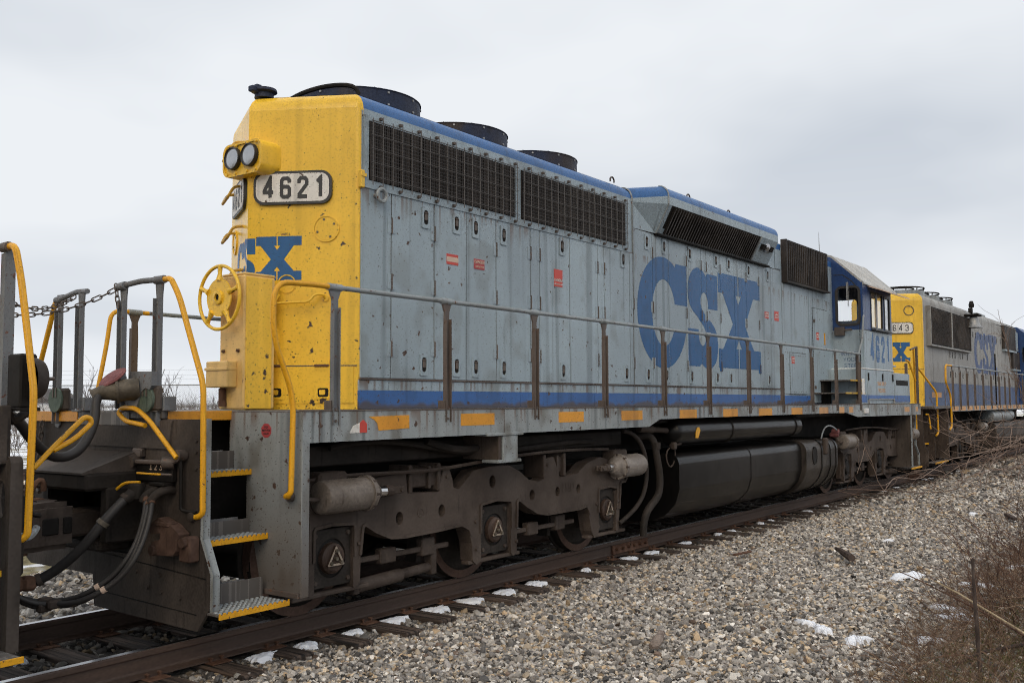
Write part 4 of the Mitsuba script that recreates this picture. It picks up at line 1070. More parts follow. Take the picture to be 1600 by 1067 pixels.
# reflective strips
for i, (x0, x1) in enumerate([(-.93, -.43), (.665, 1.15), (1.96, 2.455), (3.43, 3.92), (4.745, 5.24), (6.01, 6.53), (7.35, 7.84), (8.66, 9.12), (9.72, 10.0), (10.28, 10.52)]):
    part(L, 'reflector', box(x0, x1, -1.5475, -1.54, 1.556, 1.665, .001), 'm_reflector' if i < 7 else 'm_reflector_pale')
part(L, 'reflector', ext(Polygon([(-2.10, 1.655), (-1.62, 1.662), (-1.62, 1.552), (-1.985, 1.54), (-2.0, 1.60), (-2.035, 1.628)]), 'y', -1.549, -1.54), 'm_reflector', label='peeling orange strip with a torn left edge')
for x0, x1, m in ((11.60, 12.0, 'm_reflector'), (12.75, 13.15, 'm_reflector'), (14.1, 14.5, 'm_reflector_pale'), (15.02, 15.22, 'm_reflector_pale')):
    part(L, 'reflector', box(x0, x1, -1.5475, -1.54, 1.535, 1.64, .001), m)
q = part(L, 'torn_sticker', ext(Polygon([(-2.31, 1.528), (-2.12, 1.528), (-2.12, 1.60), (-2.16, 1.632), (-2.20, 1.607), (-2.27, 1.585)]), 'y', -1.548, -1.54), 'm_white', label='torn white and red sticker')
part(q, 'red_half', ext(Polygon([(-2.20, 1.528), (-2.12, 1.528), (-2.12, 1.60), (-2.16, 1.632), (-2.20, 1.607)]), 'y', -1.5495, -1.54), 'm_red')

# walkway rail of the near side
HR = 2.668
for x in (-2.46, -1.108, .262, 1.62, 3.035, 4.335, 5.68, 7.0, 8.36, 9.62, 10.985):
    post(L, x, -1.526, 1.575, HR, 'm_post' if x > -2 else 'm_post_gray')
    part(L, 'post_bracket', box(x - .052, x - .034, -1.545, -1.47, 1.705, 1.785, .003), 'm_post')
handrail(L, [(-2.46, -1.527, HR), (4.3, -1.527, HR), (10.98, -1.527, HR), (11.0, -1.53, HR), (11.22, -1.54, 2.95), (11.32, -1.54, 3.40), (11.40, -1.53, 3.42)], bendr=.1)
handrail(L, [(-2.46, -1.5275, HR + .0005), (-2.70, -1.528, HR + .002), (-3.065, -1.53, 2.655), (-3.07, -1.53, 2.25), (-2.87, -1.53, 1.82), (-2.885, -1.53, 1.10), (-2.89, -1.47, 1.075), (-2.83, -1.44, 1.07)], .0215, 'm_rail_yellow', .15, 'yellow grab rail beside the steps')
part(L, 'rail_foot', cat([lathe([(.045, 0), (.04, -.03), (.02, -.035), (0, -.035)], (XS - .005, -1.43, 1.07), 'x', 10)]), 'm_post')
# far side rail
for x in (-2.25, -.9, .45, 1.8, 3.2):
    post(L, x, 1.527, 1.575, HR, 'm_post', 1)
handrail(L, [(-2.1, 1.527, HR), (10.9, 1.527, HR)])
handrail(L, [(-2.1, 1.5275, HR), (-2.5, 1.528, HR), (-2.54, 1.528, 2.35), (-2.64, 1.53, 1.80), (-2.66, 1.53, 1.1)], .0215, 'm_rail_yellow', .1)

# end plate with its plough
plate = Polygon([(-1.19, 1.65), (-1.19, .80), (-1.31, .56), (-1.31, .34), (-1.16, .15), (.17, .175), (.20, .42), (1.16, .42), (1.31, .50), (1.31, .6), (1.17, .80), (1.17, 1.65)])
plate = plate.difference(sbox(-.40, .62, .40, 1.18))
pt = part(L, 'end_plate', ext(plate, 'x', XP - .012, XP + .012), 'm_pilot')
edge = [(XP, -1.19, 1.655), (XP, -1.19, .80), (XP, -1.31, .56), (XP, -1.31, .30)]
part(pt, 'edge_flange', cat([ext(Polygon([(-1.215, 1.655), (-1.215, .80), (-1.335, .56), (-1.335, .30), (-1.305, .30), (-1.305, .56), (-1.185, .80), (-1.185, 1.655)]), 'x', XP - .014, XP + .045)]), 'm_sill')
part(pt, 'plough_seam', cat([ext(Polygon([(-1.25, .52), (.15, .60), (.15, .61), (-1.25, .53)]), 'x', XP - .0155, XP), ext(Polygon([(-1.15, .26), (.17, .30), (.17, .308), (-1.15, .268)]), 'x', XP - .016, XP)]), 'm_black')
part(pt, 'bolt', bolts([(XP - .012, y, z) for y, z in [(-1.12, 1.5), (-1.12, 1.42), (-1.12, 1.3), (-.7, .5), (-.72, .38), (-.4, .5), (-.95, .36), (-.55, .4), (1.10, 1.5), (1.10, 1.42), (1.1, 1.3)]], '-x', .02, .012), 'm_pilot')
part(L, 'diamond_tread_edge', cat([box(XP - .03, XP - .005, -.72, .72, 1.655, 1.712, .003), box(XP - .036, XP - .028, -.30, .42, 1.60, 1.70, .002)]), 'm_tread')
several(L, 'yellow_edge', [box(XP - .037, XP - .03, .44, 1.12, 1.625, 1.708, .002), box(-3.37, XS + .0, -.708, -.70, 1.635, 1.7086, .002)], 'm_reflector')
part(L, 'end_plate_stiffener', ext(Polygon([(-.84, 1.64), (.34, 1.64), (.34, 1.44), (-.80, 1.43)]), 'x', XP - .03, XP - .012), 'm_pilot')

# step well
sw = sub(L, 'step_well')
pan = Polygon([(-.69, 1.695), (-.69, 1.245), (-.905, 1.245), (-.905, .77), (-.985, .76), (-1.095, .33), (-1.535, .33), (-1.535, 1.695)])
part(sw, 'side_panel', cat([ext(pan, 'x', XS - .004, XS + .012), box(XS - .004, XS + .075, -1.545, -1.515, .32, 1.47, .006)]), 'm_panel')
part(sw, 'bottom_lip', cat([box(XS - .02, XS + .02, -1.53, -1.12, .318, .36, .004)]), 'm_post')
oc = [(-1.135 + .062 * math.cos(a), 1.555 + .058 * math.sin(a)) for a in np.arange(math.pi / 8, 6.28, math.pi / 4)]
og = part(sw, 'octagon_sign', ext(Polygon(oc), 'x', XS - .0065, XS - .003), 'm_red_faded')
words(og, 'print', ['STOP', 'WAIT FOR', 'SLACK'], .014, (XS - .0068, -1.135, 1.575), (0, -1, 0), (0, 0, 1), 'm_ink', 1.8)
for i, (y0, z, ya) in enumerate([(-.96, 1.243, -.72), (-1.165, .765, -.92), (-1.47, .305, -1.14)]):
    x0, x1 = (XP + .015, XS - .006) if i < 2 else (-3.46, -2.84)
    st = part(sw, 'step', cat([box(x0, x1, y0 + .004, ya if i < 2 else -1.335, z - .012, z + .004, .002)] + ([box(x0 + .09, x1, -1.335, ya, z - .012, z + .004, .002)] if i == 2 else []) + [box(x0 + (.09 if i == 2 else 0), x1, ya - .03, ya - .018, z, z + (.15, .11, .15)[i], .002)]), 'm_tread', label=('top', 'middle', 'bottom')[i] + ' step')
    # toothed yellow nosing
    nt = 13
    teeth = [(x0, z - .030), (x1, z - .030)]
    for q in range(nt, -1, -1):
        xc = x0 + (x1 - x0) * (q + .5) / (nt + 1); d = (x1 - x0) / (nt + 1) * .5
        teeth += [(xc + d, z + .014), (xc + d * .62, z + .014), (xc + d * .42, z + .0), (xc - d * .42, z + .0), (xc - d * .62, z + .014)]
    teeth += [(x0, z + .014)]
    part(st, 'nosing', ext(Polygon(teeth).buffer(0), 'y', y0 - .006, y0 + .004), 'm_rail_yellow')
    part(st, 'grip_bumps', cat([cyl((x, y, z + .003), (x, y, z + .014), .017, .011, 6) for x in np.arange(x0 + .03, x1 - .02, .046) for y in np.arange(y0 + .03, ya - .05, .046) if i < 2 or y < -1.36 or x > -3.34]), 'm_sill', stuff=True)
    part(st, 'riser', box(x0 + (.09 if i == 2 else 0), x1 - (.10 if i < 2 else .16), ya - .017, ya - .010, z + .004, z + (.155, .13, .155)[i], .002), 'm_riser')
several(sw, 'hose_behind', [tube(curve([(-3.0, -.55, 1.05), (-3.2, -.62, .95), (-3.3, -.66, .7)], 10), .045), tube(curve([(-2.9, -.6, 1.15), (-3.1, -.62, 1.0), (-3.25, -.6, .8), (-3.28, -.6, .55)], 10), .03)], 'm_truck_dark', 50)
part(sw, 'back_wall', box(XP + .1, -2.3, -.50, -.46, .8, 1.65), 'm_black')

# end posts, chains' eyes, receptacles
for y, x, z0 in ((-.30, -3.50, 1.70), (-.655, -3.425, 1.575), (.30, -3.50, 1.70), (.76, -3.425, 1.575)):
    p = part(L, 'end_post', cat([ext(Polygon([(y - .036, z0 + .02), (y - .02, z0), (y + .02, z0), (y + .036, z0 + .02), (y + .036, 2.57), (y + .05, 2.685), (y - .05, 2.685), (y - .036, 2.57)]), 'x', x - .006, x + .006), box(x - .035, x - .006, y - .036, y - .029, z0 + .03, 2.56), box(x - .035, x - .006, y + .029, y + .036, z0 + .03, 2.56)]), 'm_post_gray')
    part(p, 'foot', cat([box(x - .01, x + .10, y - .09, y - .04, 1.71, 1.82, .006), box(x - .04, x + .07, y - .05, y + .05, 1.705, 1.72, .003)]), 'm_post_gray')
part(L, 'end_rail', cat([tube(bend([(-3.52, -.235, 2.665), (-3.515, -.33, 2.675), (-3.47, -.48, 2.70), (-3.44, -.62, 2.70), (-3.43, -.72, 2.70)], .05, 4), .022, 8), cyl((-3.43, -.60, 2.70), (-3.43, -.72, 2.70), .031, n=10), cyl((-3.515, -.26, 2.668), (-3.515, -.34, 2.674), .031, n=10)]), 'm_post_gray', 50)
part(L, 'end_rail', cat([tube(bend([(-3.50, .22, 2.67), (-3.48, .42, 2.68), (-3.43, .80, 2.64)], .05, 4), .022, 8), cyl((-3.43, .70, 2.65), (-3.43, .82, 2.64), .031, n=10)]), 'm_post_gray', 50)
handrail(L, [(-3.43, -.72, 2.70), (-3.43, -.80, 2.70), (-3.425, -.90, 2.56), (-3.42, -1.20, 1.90), (-3.42, -1.215, .985), (-3.42, -1.16, .955), (-3.415, -1.10, .955)], .0215, 'm_rail_yellow', .08, 'yellow grab rail at the corner of the end plate')
handrail(L, [(-3.43, .80, 2.64), (-3.43, .84, 2.62), (-3.425, .90, 2.50), (-3.42, 1.17, 1.90), (-3.42, 1.19, 1.0)], .0215, 'm_rail_yellow', .08)
part(L, 'rail_foot', lathe([(.042, 0), (.036, -.03), (.02, -.035), (0, -.035)], (XP - .012, -1.095, .957), 'x', 10), 'm_pilot')
LN = np.array([-.52, .02, .62]); LN /= np.linalg.norm(LN)
LU = np.array([.592, -.806, .0]) * .85 + np.array([0, 0, .5]); LU -= LN * np.dot(LU, LN); LU /= np.linalg.norm(LU)
LV = np.cross(LN, LU)
rc = sub(L, 'jumper_receptacle')
part(rc, 'box', cat([ext(Polygon([(-.42, 2.01), (-.70, 2.005), (-.70, 1.90), (-.67, 1.87), (-.62, 1.885), (-.56, 1.85), (-.50, 1.72), (-.34, 1.72), (-.36, 1.86)]), 'x', -3.51, -3.465)]), 'm_post_gray')
part(rc, 'socket', cat([cyl((-3.48, -.50, 1.88), (-3.60, -.42, 1.865), .085, .082, 18), cyl((-3.60, -.42, 1.865), (-3.615, -.41, 1.863), .095, n=18)]), 'm_brass', 35)
part(rc, 'lid', inframe(lathe([(0, .012), (.10, .010), (.115, 0), (.112, -.008), (0, -.008)], (0, 0, 0), 'z', 22), (-3.62, -.36, 1.965), LU, LV), 'm_lid_red', 30)
several(rc, 'bracket', [box(-3.50, -3.44, -.46, -.28, 1.72, 1.86, .008), box(-3.52, -3.46, -.30, -.20, 1.93, 1.98, .006)], 'm_post')
for y, x in ((-.60, -3.50), (.72, -3.48)):
    g = sub(L, 'dummy_receptacle')
    part(g, 'box', box(x + .02, x + .075, y - .135, y + .06, 1.71, 1.90, .02), 'm_pilot')
    part(g, 'lid', ext(affinity.scale(disc(y, 1.80, .10, 10), 1.0, 1.0), 'x', x, x + .022), 'm_green')
    several(g, 'lid_hinge', [box(x - .006, x + .004, y - .03, y - .015, 1.82, 1.905), box(x - .006, x + .004, y + .015, y + .03, 1.82, 1.905)], 'm_post')

# draft gear, coupler, cut lever
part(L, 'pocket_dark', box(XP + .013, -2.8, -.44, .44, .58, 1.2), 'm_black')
part(L, 'draft_pocket', cat([box(-3.86, XP + .01, -.44, .44, 1.13, 1.26, .02), box(-3.70, XP, -.46, -.36, .74, 1.15, .015), box(-3.70, XP, .36, .46, .74, 1.15, .015), box(-3.66, XP, -.30, .30, .66, .73, .02)]), 'm_truck_dark')
part(L, 'pocket_cover', ext(Polygon([(-3.88, 1.265), (-3.46, 1.40), (-3.43, 1.40), (-3.43, 1.25), (-3.88, 1.25)]), 'y', -.42, .42), 'm_pilot')


def coupler(parent, x0, d, yk):
    """Knuckle coupler: shank, head with its guard arm, knuckle and pin; d: direction the head points."""
    c = sub(parent, 'coupler')
    part(c, 'shank', box(x0, x0 + d * .42, -.11, .11, .77, .97, .02), 'm_truck')
    head = Polygon([(0, -.15), (.18, -.30), (.38, -.31), (.42, -.24), (.26, -.20), (.20, -.08), (.20, .06), (.24, .14), (.42, .20), (.44, .31), (.28, .33), (.10, .26), (0, .15)])
    hp_ = affinity.translate(affinity.scale(head, d, yk, origin=(0, 0)), x0 + d * .36, 0)
    part(c, 'head', cat([ext(hp_, 'z', .76, 1.02), ext(hp_.buffer(-.04), 'z', .72, 1.06)]), 'm_truck')
    kn = Polygon([(.25, .12), (.38, .05), (.46, .10), (.46, .24), (.40, .30), (.28, .30)])
    part(c, 'knuckle', ext(affinity.translate(affinity.scale(kn, d, yk, origin=(0, 0)), x0 + d * .36, 0), 'z', .78, 1.01), 'm_rust')
    part(c, 'pin', cyl((x0 + d * .70, yk * .24, .70), (x0 + d * .70, yk * .24, 1.08), .03, n=10), 'm_rust', 40)
    part(c, 'head_hole', cat([box(x0 + d * .52, x0 + d * .64, -.317, -.30, .83, .95, .01), box(x0 + d * .67, x0 + d * .74, -.317, -.30, .83, .95, .01)]), 'm_black')
    part(c, 'lift_lock', cat([tube(curve([(x0 + d * .5, .05, 1.04), (x0 + d * .5, .04, 1.14), (x0 + d * .45, .03, 1.20), (x0 + d * .42, .03, 1.12)], 10), .022), box(x0 + d * .42, x0 + d * .56, -.03, .10, 1.02, 1.07, .02)]), 'm_rust', 40)
    return c


coupler(L, -3.50, -1, -1)
cl = sub(L, 'cut_lever', 'cut lever with yellow looped handle')
part(cl, 'rod', tube(bend([(-3.46, -.98, 1.36), (-3.47, -.90, 1.335), (-3.47, -.42, 1.33), (-3.50, -.36, 1.33), (-3.72, -.10, 1.22), (-3.84, .12, 1.16), (-3.90, .20, 1.15)], .05, 4), .018, 7), 'm_post', 50)
part(cl, 'handle', tube(bend([(-3.50, -1.01, 1.375), (-3.52, -.684, 1.65), (-3.52, -.525, 1.731), (-3.52, -.347, 1.738), (-3.53, -.30, 1.70), (-3.53, -.40, 1.634), (-3.53, -.66, 1.605)], .06, 5), .0185, 8), 'm_rail_yellow', 50)
several(cl, 'bracket', [cyl((-3.42, -.99, 1.39), (-3.49, -.99, 1.39), .045, n=10), cyl((-3.44, -.90, 1.335), (-3.50, -.84, 1.335), .05, n=10), cyl((-3.42, -.42, 1.35), (-3.50, -.42, 1.33), .05, n=10), box(-3.46, -3.41, -.5, -.38, 1.36, 1.43, .01)], 'm_post', 40)
part(cl, 'second_arm', tube(bend([(-3.48, .02, 1.36), (-3.56, .10, 1.32), (-3.80, .34, 1.20), (-3.84, .28, 1.12), (-3.86, .20, 1.10)], .04, 4), .016, 7), 'm_post', 50)

# air lines on the plate
vb = sub(L, 'valve_bracket')
part(vb, 'plate', cat([box(-3.46, -3.42, -.90, -.44, 1.19, 1.33, .006), box(-3.52, -3.42, -.88, -.70, 1.165, 1.19, .006)]), 'm_black')
words(vb, 'number', ['1 2 3'], .05, (-3.462, -.70, 1.275), (0, -1, 0), (0, 0, 1), 'm_cream', bold=False)
part(vb, 'valve_handle', cat([tube([(-3.52, -.98, 1.255), (-3.54, -.88, 1.255)], .009, 6)]), 'm_post')
part(vb, 'valve_handle', box(-3.56, -3.54, -.89, -.60, 1.248, 1.262, .004), 'm_rail_yellow', label='yellow strip handle')
part(vb, 'valve_handle', cat([tube(bend([(-3.55, -.64, 1.19), (-3.60, -.52, 1.185), (-3.66, -.36, 1.06)], .04, 4), .011, 6)]), 'm_rail_yellow', 50, label='bent yellow angle cock handle')
part(vb, 'valve_handle', box(-3.56, -3.545, .28, .62, 1.345, 1.36, .004), 'm_rail_yellow')
part(vb, 'angle_cock', cat([cyl((-3.42, -.62, 1.10), (-3.57, -.60, 1.12), .055, n=12), lathe([(0, 1.06), (.06, 1.07), (.065, 1.16), (.05, 1.18), (0, 1.185)], (-3.55, -.60, 0), 'z', 12), cyl((-3.56, -.60, 1.12), (-3.64, -.59, 1.06), .052, .045, 12)]), 'm_truck_dark', 40)
several(vb, 'hose_elbow', [tube(curve([(-3.42, y, 1.13), (-3.50, y + .0, 1.135), (-3.55, y + .03, 1.10), (-3.57, y + .05, 1.05)], 8), .032, 8) for y in (-.86, -.76)], 'm_truck_dark', 50)
part(L, 'hose_hook', tube(bend([(-3.46, -1.0, 1.36), (-3.46, -1.005, 1.30), (-3.46, -1.01, 1.0), (-3.44, -1.06, .99), (-3.42, -1.14, .985)], .04, 4), .014, 7), 'm_black', 50)
dc = sub(L, 'dummy_coupling', 'rusty dummy hose coupling bolted to the end plate')
part(dc, 'base', cat([box(-3.50, -3.41, -1.18, -1.05, .64, .82, .012), cyl((-3.50, -1.12, .78), (-3.53, -1.12, .78), .036, n=12)]), 'm_rust_dark', 40)
def squash(m): return (m[0] - [-3.49, -.96, .78]) * [.9, .84, .84] + [-3.49, -.98, .77], m[1]


part(dc, 'arm', squash(cat([ext(Polygon([(-1.10, .86), (-.98, .93), (-.80, .98), (-.66, .90), (-.70, .84), (-.84, .86), (-.84, .80), (-.72, .77), (-.69, .70), (-.80, .67), (-1.02, .68), (-1.06, .72)]).buffer(-.008).buffer(.012), 'x', -3.54, -3.44), box(-3.55, -3.46, -.98, -.76, .90, .965, .02), cyl((-3.56, -.74, .70), (-3.42, -.74, .70), .045, n=10)])), 'm_rust_dark', 35)

# centre sill, hidden bulk under the deck, pipes
part(L, 'centre_sill', cat([box(XP, 15.4, -.48, .48, 1.05, 1.65, .01), box(XS + .1, 15.3, -1.32, 1.32, 1.50, 1.653)]), 'm_black')
part(L, 'under_deck_duct', cat([box(-2.6, 2.7, -1.12, -.9, 1.24, 1.42, .02), box(-2.6, 9.8, .9, 1.2, 1.2, 1.5), tube(curve([(-2.2, -1.2, 1.40), (-1.0, -1.25, 1.36), (-.55, -1.22, 1.30), (.6, -1.2, 1.29), (1.9, -1.2, 1.31)], 20), .028, 7), tube(curve([(-1.1, -1.28, 1.42), (-.75, -1.3, 1.34), (-.35, -1.28, 1.33)], 10), .035, 7)]), 'm_truck_dark', 50)
part(L, 'brake_hose', tube(curve([(2.42, -1.30, 1.42), (2.75, -1.36, 1.25), (2.88, -1.36, .95), (2.84, -1.34, .66), (2.62, -1.3, .45), (2.40, -1.25, .33)], 24), .026, 8), 'm_truck_dark', 50, label='thin hose looping behind the brake cylinder')
part(L, 'drain_pipe', cat([tube(curve([(3.05, -1.15, 1.32), (3.12, -1.32, 1.30), (3.14, -1.36, 1.12), (3.20, -1.37, .85), (3.16, -1.37, .62), (2.93, -1.35, .45), (2.83, -1.34, .28), (2.82, -1.34, .14)], 30), .045, 10), cyl((3.14, -1.36, 1.18), (3.14, -1.36, 1.26), .055, n=10)]), 'm_truck_dark', 50, label='thick curved drain pipe in front of the fuel tank')
at = sub(L, 'air_tank')
part(at, 'shell', lathe([(0, 3.50), (.09, 3.51), (.15, 3.55), (.172, 3.61), (.172, 7.96), (.15, 8.04), (.09, 8.09), (0, 8.10)], (0, -1.32, 1.375), 'x', 32), 'm_tank', 35)
part(at, 'pipe', cat([cyl((3.05, -1.25, 1.43), (3.5, -1.32, 1.40), .035), cyl((2.95, -1.22, 1.44), (3.2, -1.27, 1.42), .05)]), 'm_truck', 40)
part(at, 'strap', cat([tube([(x, -1.32 + .177 * math.cos(a), 1.375 + .177 * math.sin(a)) for a in np.linspace(0, 6.283, 25)[:-1]], .012, 4, True) for x in (5.2, 7.7)]), 'm_black')
part(at, 'yellow_tag', ext(Polygon([(3.98, 1.29), (4.06, 1.29), (4.12, 1.38), (4.10, 1.43), (4.03, 1.43), (3.99, 1.37)]), 'y', -1.497, -1.492), 'm_rail_yellow')
part(at, 'drain_valve', cat([cyl((3.5, -1.38, 1.21), (3.72, -1.40, 1.23), .022), box(3.50, 3.58, -1.43, -1.37, 1.16, 1.25, .01), tube(curve([(3.46, -1.38, 1.18), (3.38, -1.38, 1.02), (3.48, -1.38, .94), (3.58, -1.38, 1.0), (3.60, -1.38, 1.15)], 12), .009, 5)]), 'm_truck', 40)


def tank_section(k=1.0, r=.14):
    h = [(1.45 * k, 1.10), (1.45 * k, .64), (1.39 * k, .46), (1.26 * k, .32), (1.06 * k, .23), (.4, .18)]
    p = Polygon([(-y, z) for y, z in h] + h[::-1])
    return p.buffer(-r).buffer(r, quad_segs=8)


ft = sub(L, 'fuel_tank')
part(ft, 'body', ext(tank_section(), 'x', 3.58, 8.02), 'm_tank', 30)
ts = tank_section(1.045, .16)
part(ft, 'end_section', cat([ext(ts.buffer(.015), 'x', 8.02, 9.45)] + [ext(ts.buffer(.015 - .16 * (1 - math.cos(q))), 'x', 9.45 + .38 * math.sin(q) - .05, 9.45 + .38 * math.sin(q + .16)) for q in np.arange(0, 1.42, .16)]), 'm_tank_end', 30)
several(ft, 'weld_band', [ext(ts.buffer(.028).difference(ts), 'x', x, x + .05) for x in (8.75, 9.2, 9.5)] + [ext(tank_section().buffer(.008).difference(tank_section().buffer(-.02)), 'x', 5.9, 5.93)], 'm_tank', 30)
part(ft, 'step_hole', ext(affinity.scale(disc(8.42, .86, .11), .9, 1.2), 'y', -1.537, -1.50), 'm_black')
part(ft, 'step_rim', ext(affinity.scale(disc(8.42, .86, .125), .9, 1.2).difference(affinity.scale(disc(8.42, .86, .11), .9, 1.2)), 'y', -1.542, -1.50), 'm_tank')
part(ft, 'gauge_bracket', box(8.88, 9.0, -1.58, -1.50, .86, 1.14, .02), 'm_truck')
part(L, 'fuel_filler', cat([cyl((9.9, -1.35, 1.22), (9.9, -1.47, 1.22), .045, n=12), box(9.86, 9.96, -1.46, -1.3, 1.12, 1.2, .02)]), 'm_lid_red', 40)
part(L, 'filler_hose', tube(curve([(9.0, -1.45, 1.12), (9.1, -1.47, 1.28), (9.45, -1.48, 1.33), (9.85, -1.45, 1.25)], 16), .013, 6), 'm_rail_gray', 50)
truck(L, 0.0, 1)
truck(L, 13.26, -1, (0, 1, 2))

# stairs to the cab, cab, short front end
cs = sub(L, 'cab_stairs')
for x0, z in ((10.25, 1.93), (10.55, 2.17)):
    st = part(cs, 'step', cat([box(x0, 11.45, -1.50, -.92, z - .025, z, .004)]), 'm_tread')
    part(st, 'edge', box(x0, 11.42, -1.512, -1.498, z - .028, z + .002, .002), 'm_edge_dirty')
part(cs, 'riser', cat([box(10.62, 11.4, -.97, -.925, 1.72, 2.16), box(11.38, 11.42, -1.5, -.95, 1.72, 2.16)]), 'm_black')
cab = sub(L, 'cab')
prof_cab = Polygon([(-1.49, 2.40), (-1.49, 4.07), (-.90, 4.62), (-.6, 4.70), (.6, 4.70), (.90, 4.62), (1.49, 4.07), (1.49, 2.40)])
win_r = rrect(-1.43, 3.27, -1.0, 4.0, .09)
part(cab, 'rear_wall', ext(prof_cab.intersection(sbox(-1.5, 3.16, 1.5, 5)).difference(win_r).difference(sbox(-.9, 3.1, .9, 4.5)), 'x', 11.45, 11.48), 'm_deepblue')
part(cab, 'rear_wall', cat([ext(prof_cab.intersection(sbox(-1.5, 2.3, 1.5, 3.16)), 'x', 11.45, 11.48), box(11.43, 11.46, -1.49, -.91, 1.72, 2.40)]), 'm_gray')
part(cab, 'door_seam', cat([ext(Polygon([(-1.44, 2.1), (-1.44, 3.95), (-1.30, 4.13), (-1.13, 4.26), (-.95, 4.27), (-.95, 4.255), (-1.12, 4.245), (-1.29, 4.115), (-1.425, 3.94), (-1.425, 2.1)]), 'x', 11.444, 11.452)]), 'm_ink')
q = part(cab, 'rear_window', ext(win_r.buffer(.03).difference(win_r.buffer(-.015)), 'x', 11.435, 11.47), 'm_rubber')
part(q, 'pane', ext(win_r, 'x', 11.463, 11.466), 'm_glass')
part(q, 'wiper', cat([box(11.425, 11.435, -1.235, -1.22, 3.62, 4.10), box(11.425, 11.435, -1.21, -1.195, 3.75, 4.10)]), 'm_galv')
part(cab, 'door_handle', cat([box(11.36, 11.45, -1.15, -.96, 3.05, 3.22, .01), cyl((11.36, -1.30, 3.16), (11.40, -1.12, 3.15), .02, n=8)]), 'm_post')
words(cab, 'step_warning', ['WATCH', 'YOUR', 'STEP'], .075, (11.446, -1.24, 2.66), (0, -1, 0), (0, 0, 1), 'm_blue_dull', 1.55, False)
em = part(cab, 'eye_emblem', ext(affinity.scale(disc(-1.20, 2.225, .05), 3.0, 1.0), 'x', 11.424, 11.431), 'm_logo', label='painted blue eye above the stairs')
part(em, 'eye_white', ext(affinity.scale(disc(-1.19, 2.225, .03), 1.8, 1.0), 'x', 11.4225, 11.43), 'm_cream')
part(em, 'pupil', ext(disc(-1.19, 2.225, .02), 'x', 11.421, 11.43), 'm_ink')
sw_ = unary_union([sbox(11.98, 3.22, 12.78, 3.93), sbox(12.92, 3.22, 13.30, 3.90)])
part(cab, 'side_wall', ext(sbox(11.45, 3.16, 13.44, 4.09).difference(sw_), 'y', -1.50, -1.47), 'm_deepblue')
part(cab, 'side_wall', ext(sbox(11.45, 2.40, 13.44, 3.16), 'y', -1.501, -1.47), 'm_gray')
part(cab, 'belt_seam', box(11.44, 13.45, -1.506, -1.49, 3.15, 3.166), 'm_ink')
part(cab, 'far_wall', ext(sbox(11.45, 2.4, 13.44, 4.09), 'y', 1.47, 1.50), 'm_deepblue')
for x0, x1, z1 in ((11.98, 12.78, 3.93), (12.92, 13.30, 3.90)):
    q = part(cab, 'side_window', ext(sbox(x0 - .02, 3.20, x1 + .02, z1 + .02).difference(sbox(x0 + .02, 3.24, x1 - .02, z1 - .02)), 'y', -1.512, -1.48), 'm_ink')
    part(q, 'pane', ext(sbox(x0, 3.22, x1, z1), 'y', -1.491, -1.488), 'm_glass')
part(cab, 'window_bar', box(12.35, 12.39, -1.515, -1.48, 3.22, 3.92), 'm_galv')
part(cab, 'arm_rest', box(12.0, 13.2, -1.58, -1.49, 3.165, 3.20, .01), 'm_ink')
part(cab, 'front_wall', cat([ext(prof_cab.intersection(sbox(-2, 2, 2, 3.16)), 'x', 13.41, 13.44), ext(prof_cab.intersection(sbox(-2, 3.16, 2, 5)).difference(rrect(-1.35, 3.3, -.95, 3.95, .06)).difference(rrect(-.8, 3.5, -.08, 3.95, .06)).difference(rrect(.08, 3.5, .8, 3.95, .06)).difference(rrect(.95, 3.3, 1.35, 3.95, .06)), 'x', 13.41, 13.44)]), 'm_deepblue')
roof = Polygon([(-1.54, 4.045), (-1.52, 4.09), (-.91, 4.66), (-.6, 4.735), (.6, 4.735), (.91, 4.66), (1.52, 4.09), (1.54, 4.045), (1.50, 4.045), (.9, 4.60), (.58, 4.69), (-.58, 4.69), (-.9, 4.60), (-1.50, 4.045)])
part(cab, 'roof', ext(roof, 'x', 11.455, 13.78), 'm_roof_gray')
part(cab, 'roof_rib', cat([ext(roof.buffer(.004).difference(roof.buffer(-.01)).intersection(sbox(-2, 4.06, 2, 5)), 'x', x, x + .03) for x in (12.2, 13.0, 13.6)]), 'm_roof_gray')
part(cab, 'sun_visor', (np.array([[11.75, -1.50, 4.055], [13.75, -1.50, 4.055], [13.75, -1.80, 3.94], [11.75, -1.80, 3.94], [11.75, -1.50, 4.03], [13.75, -1.50, 4.03], [13.75, -1.80, 3.92], [11.75, -1.80, 3.92]]), np.array([[0, 1, 2], [0, 2, 3], [4, 6, 5], [4, 7, 6], [3, 2, 6], [3, 6, 7], [0, 3, 7], [0, 7, 4], [1, 5, 6], [1, 6, 2]])), 'm_cream')
part(cab, 'antenna', cyl((12.6, -.3, 4.73), (12.55, -.3, 5.35), .012, .004, 6), 'm_galv')
part(cab, 'floor', box(11.48, 13.41, -1.47, 1.47, 2.36, 2.42), 'm_black')
if False: part(cab, 'seat', cat([box(12.5, 12.95, -1.2, -.75, 2.85, 2.97, .04), box(12.45, 12.57, -1.2, -.75, 2.97, 3.6, .04), box(12.65, 12.8, -1.05, -.9, 2.42, 2.85)]), 'm_ink')
cn = digits('4621', .44, .375, .74)
part(cab, 'cab_number', ext(affinity.translate(cn.buffer(.014), 11.92, 2.595), 'y', -1.5035, -1.495), 'm_logo', label='large blue number 4621 under the cab window')

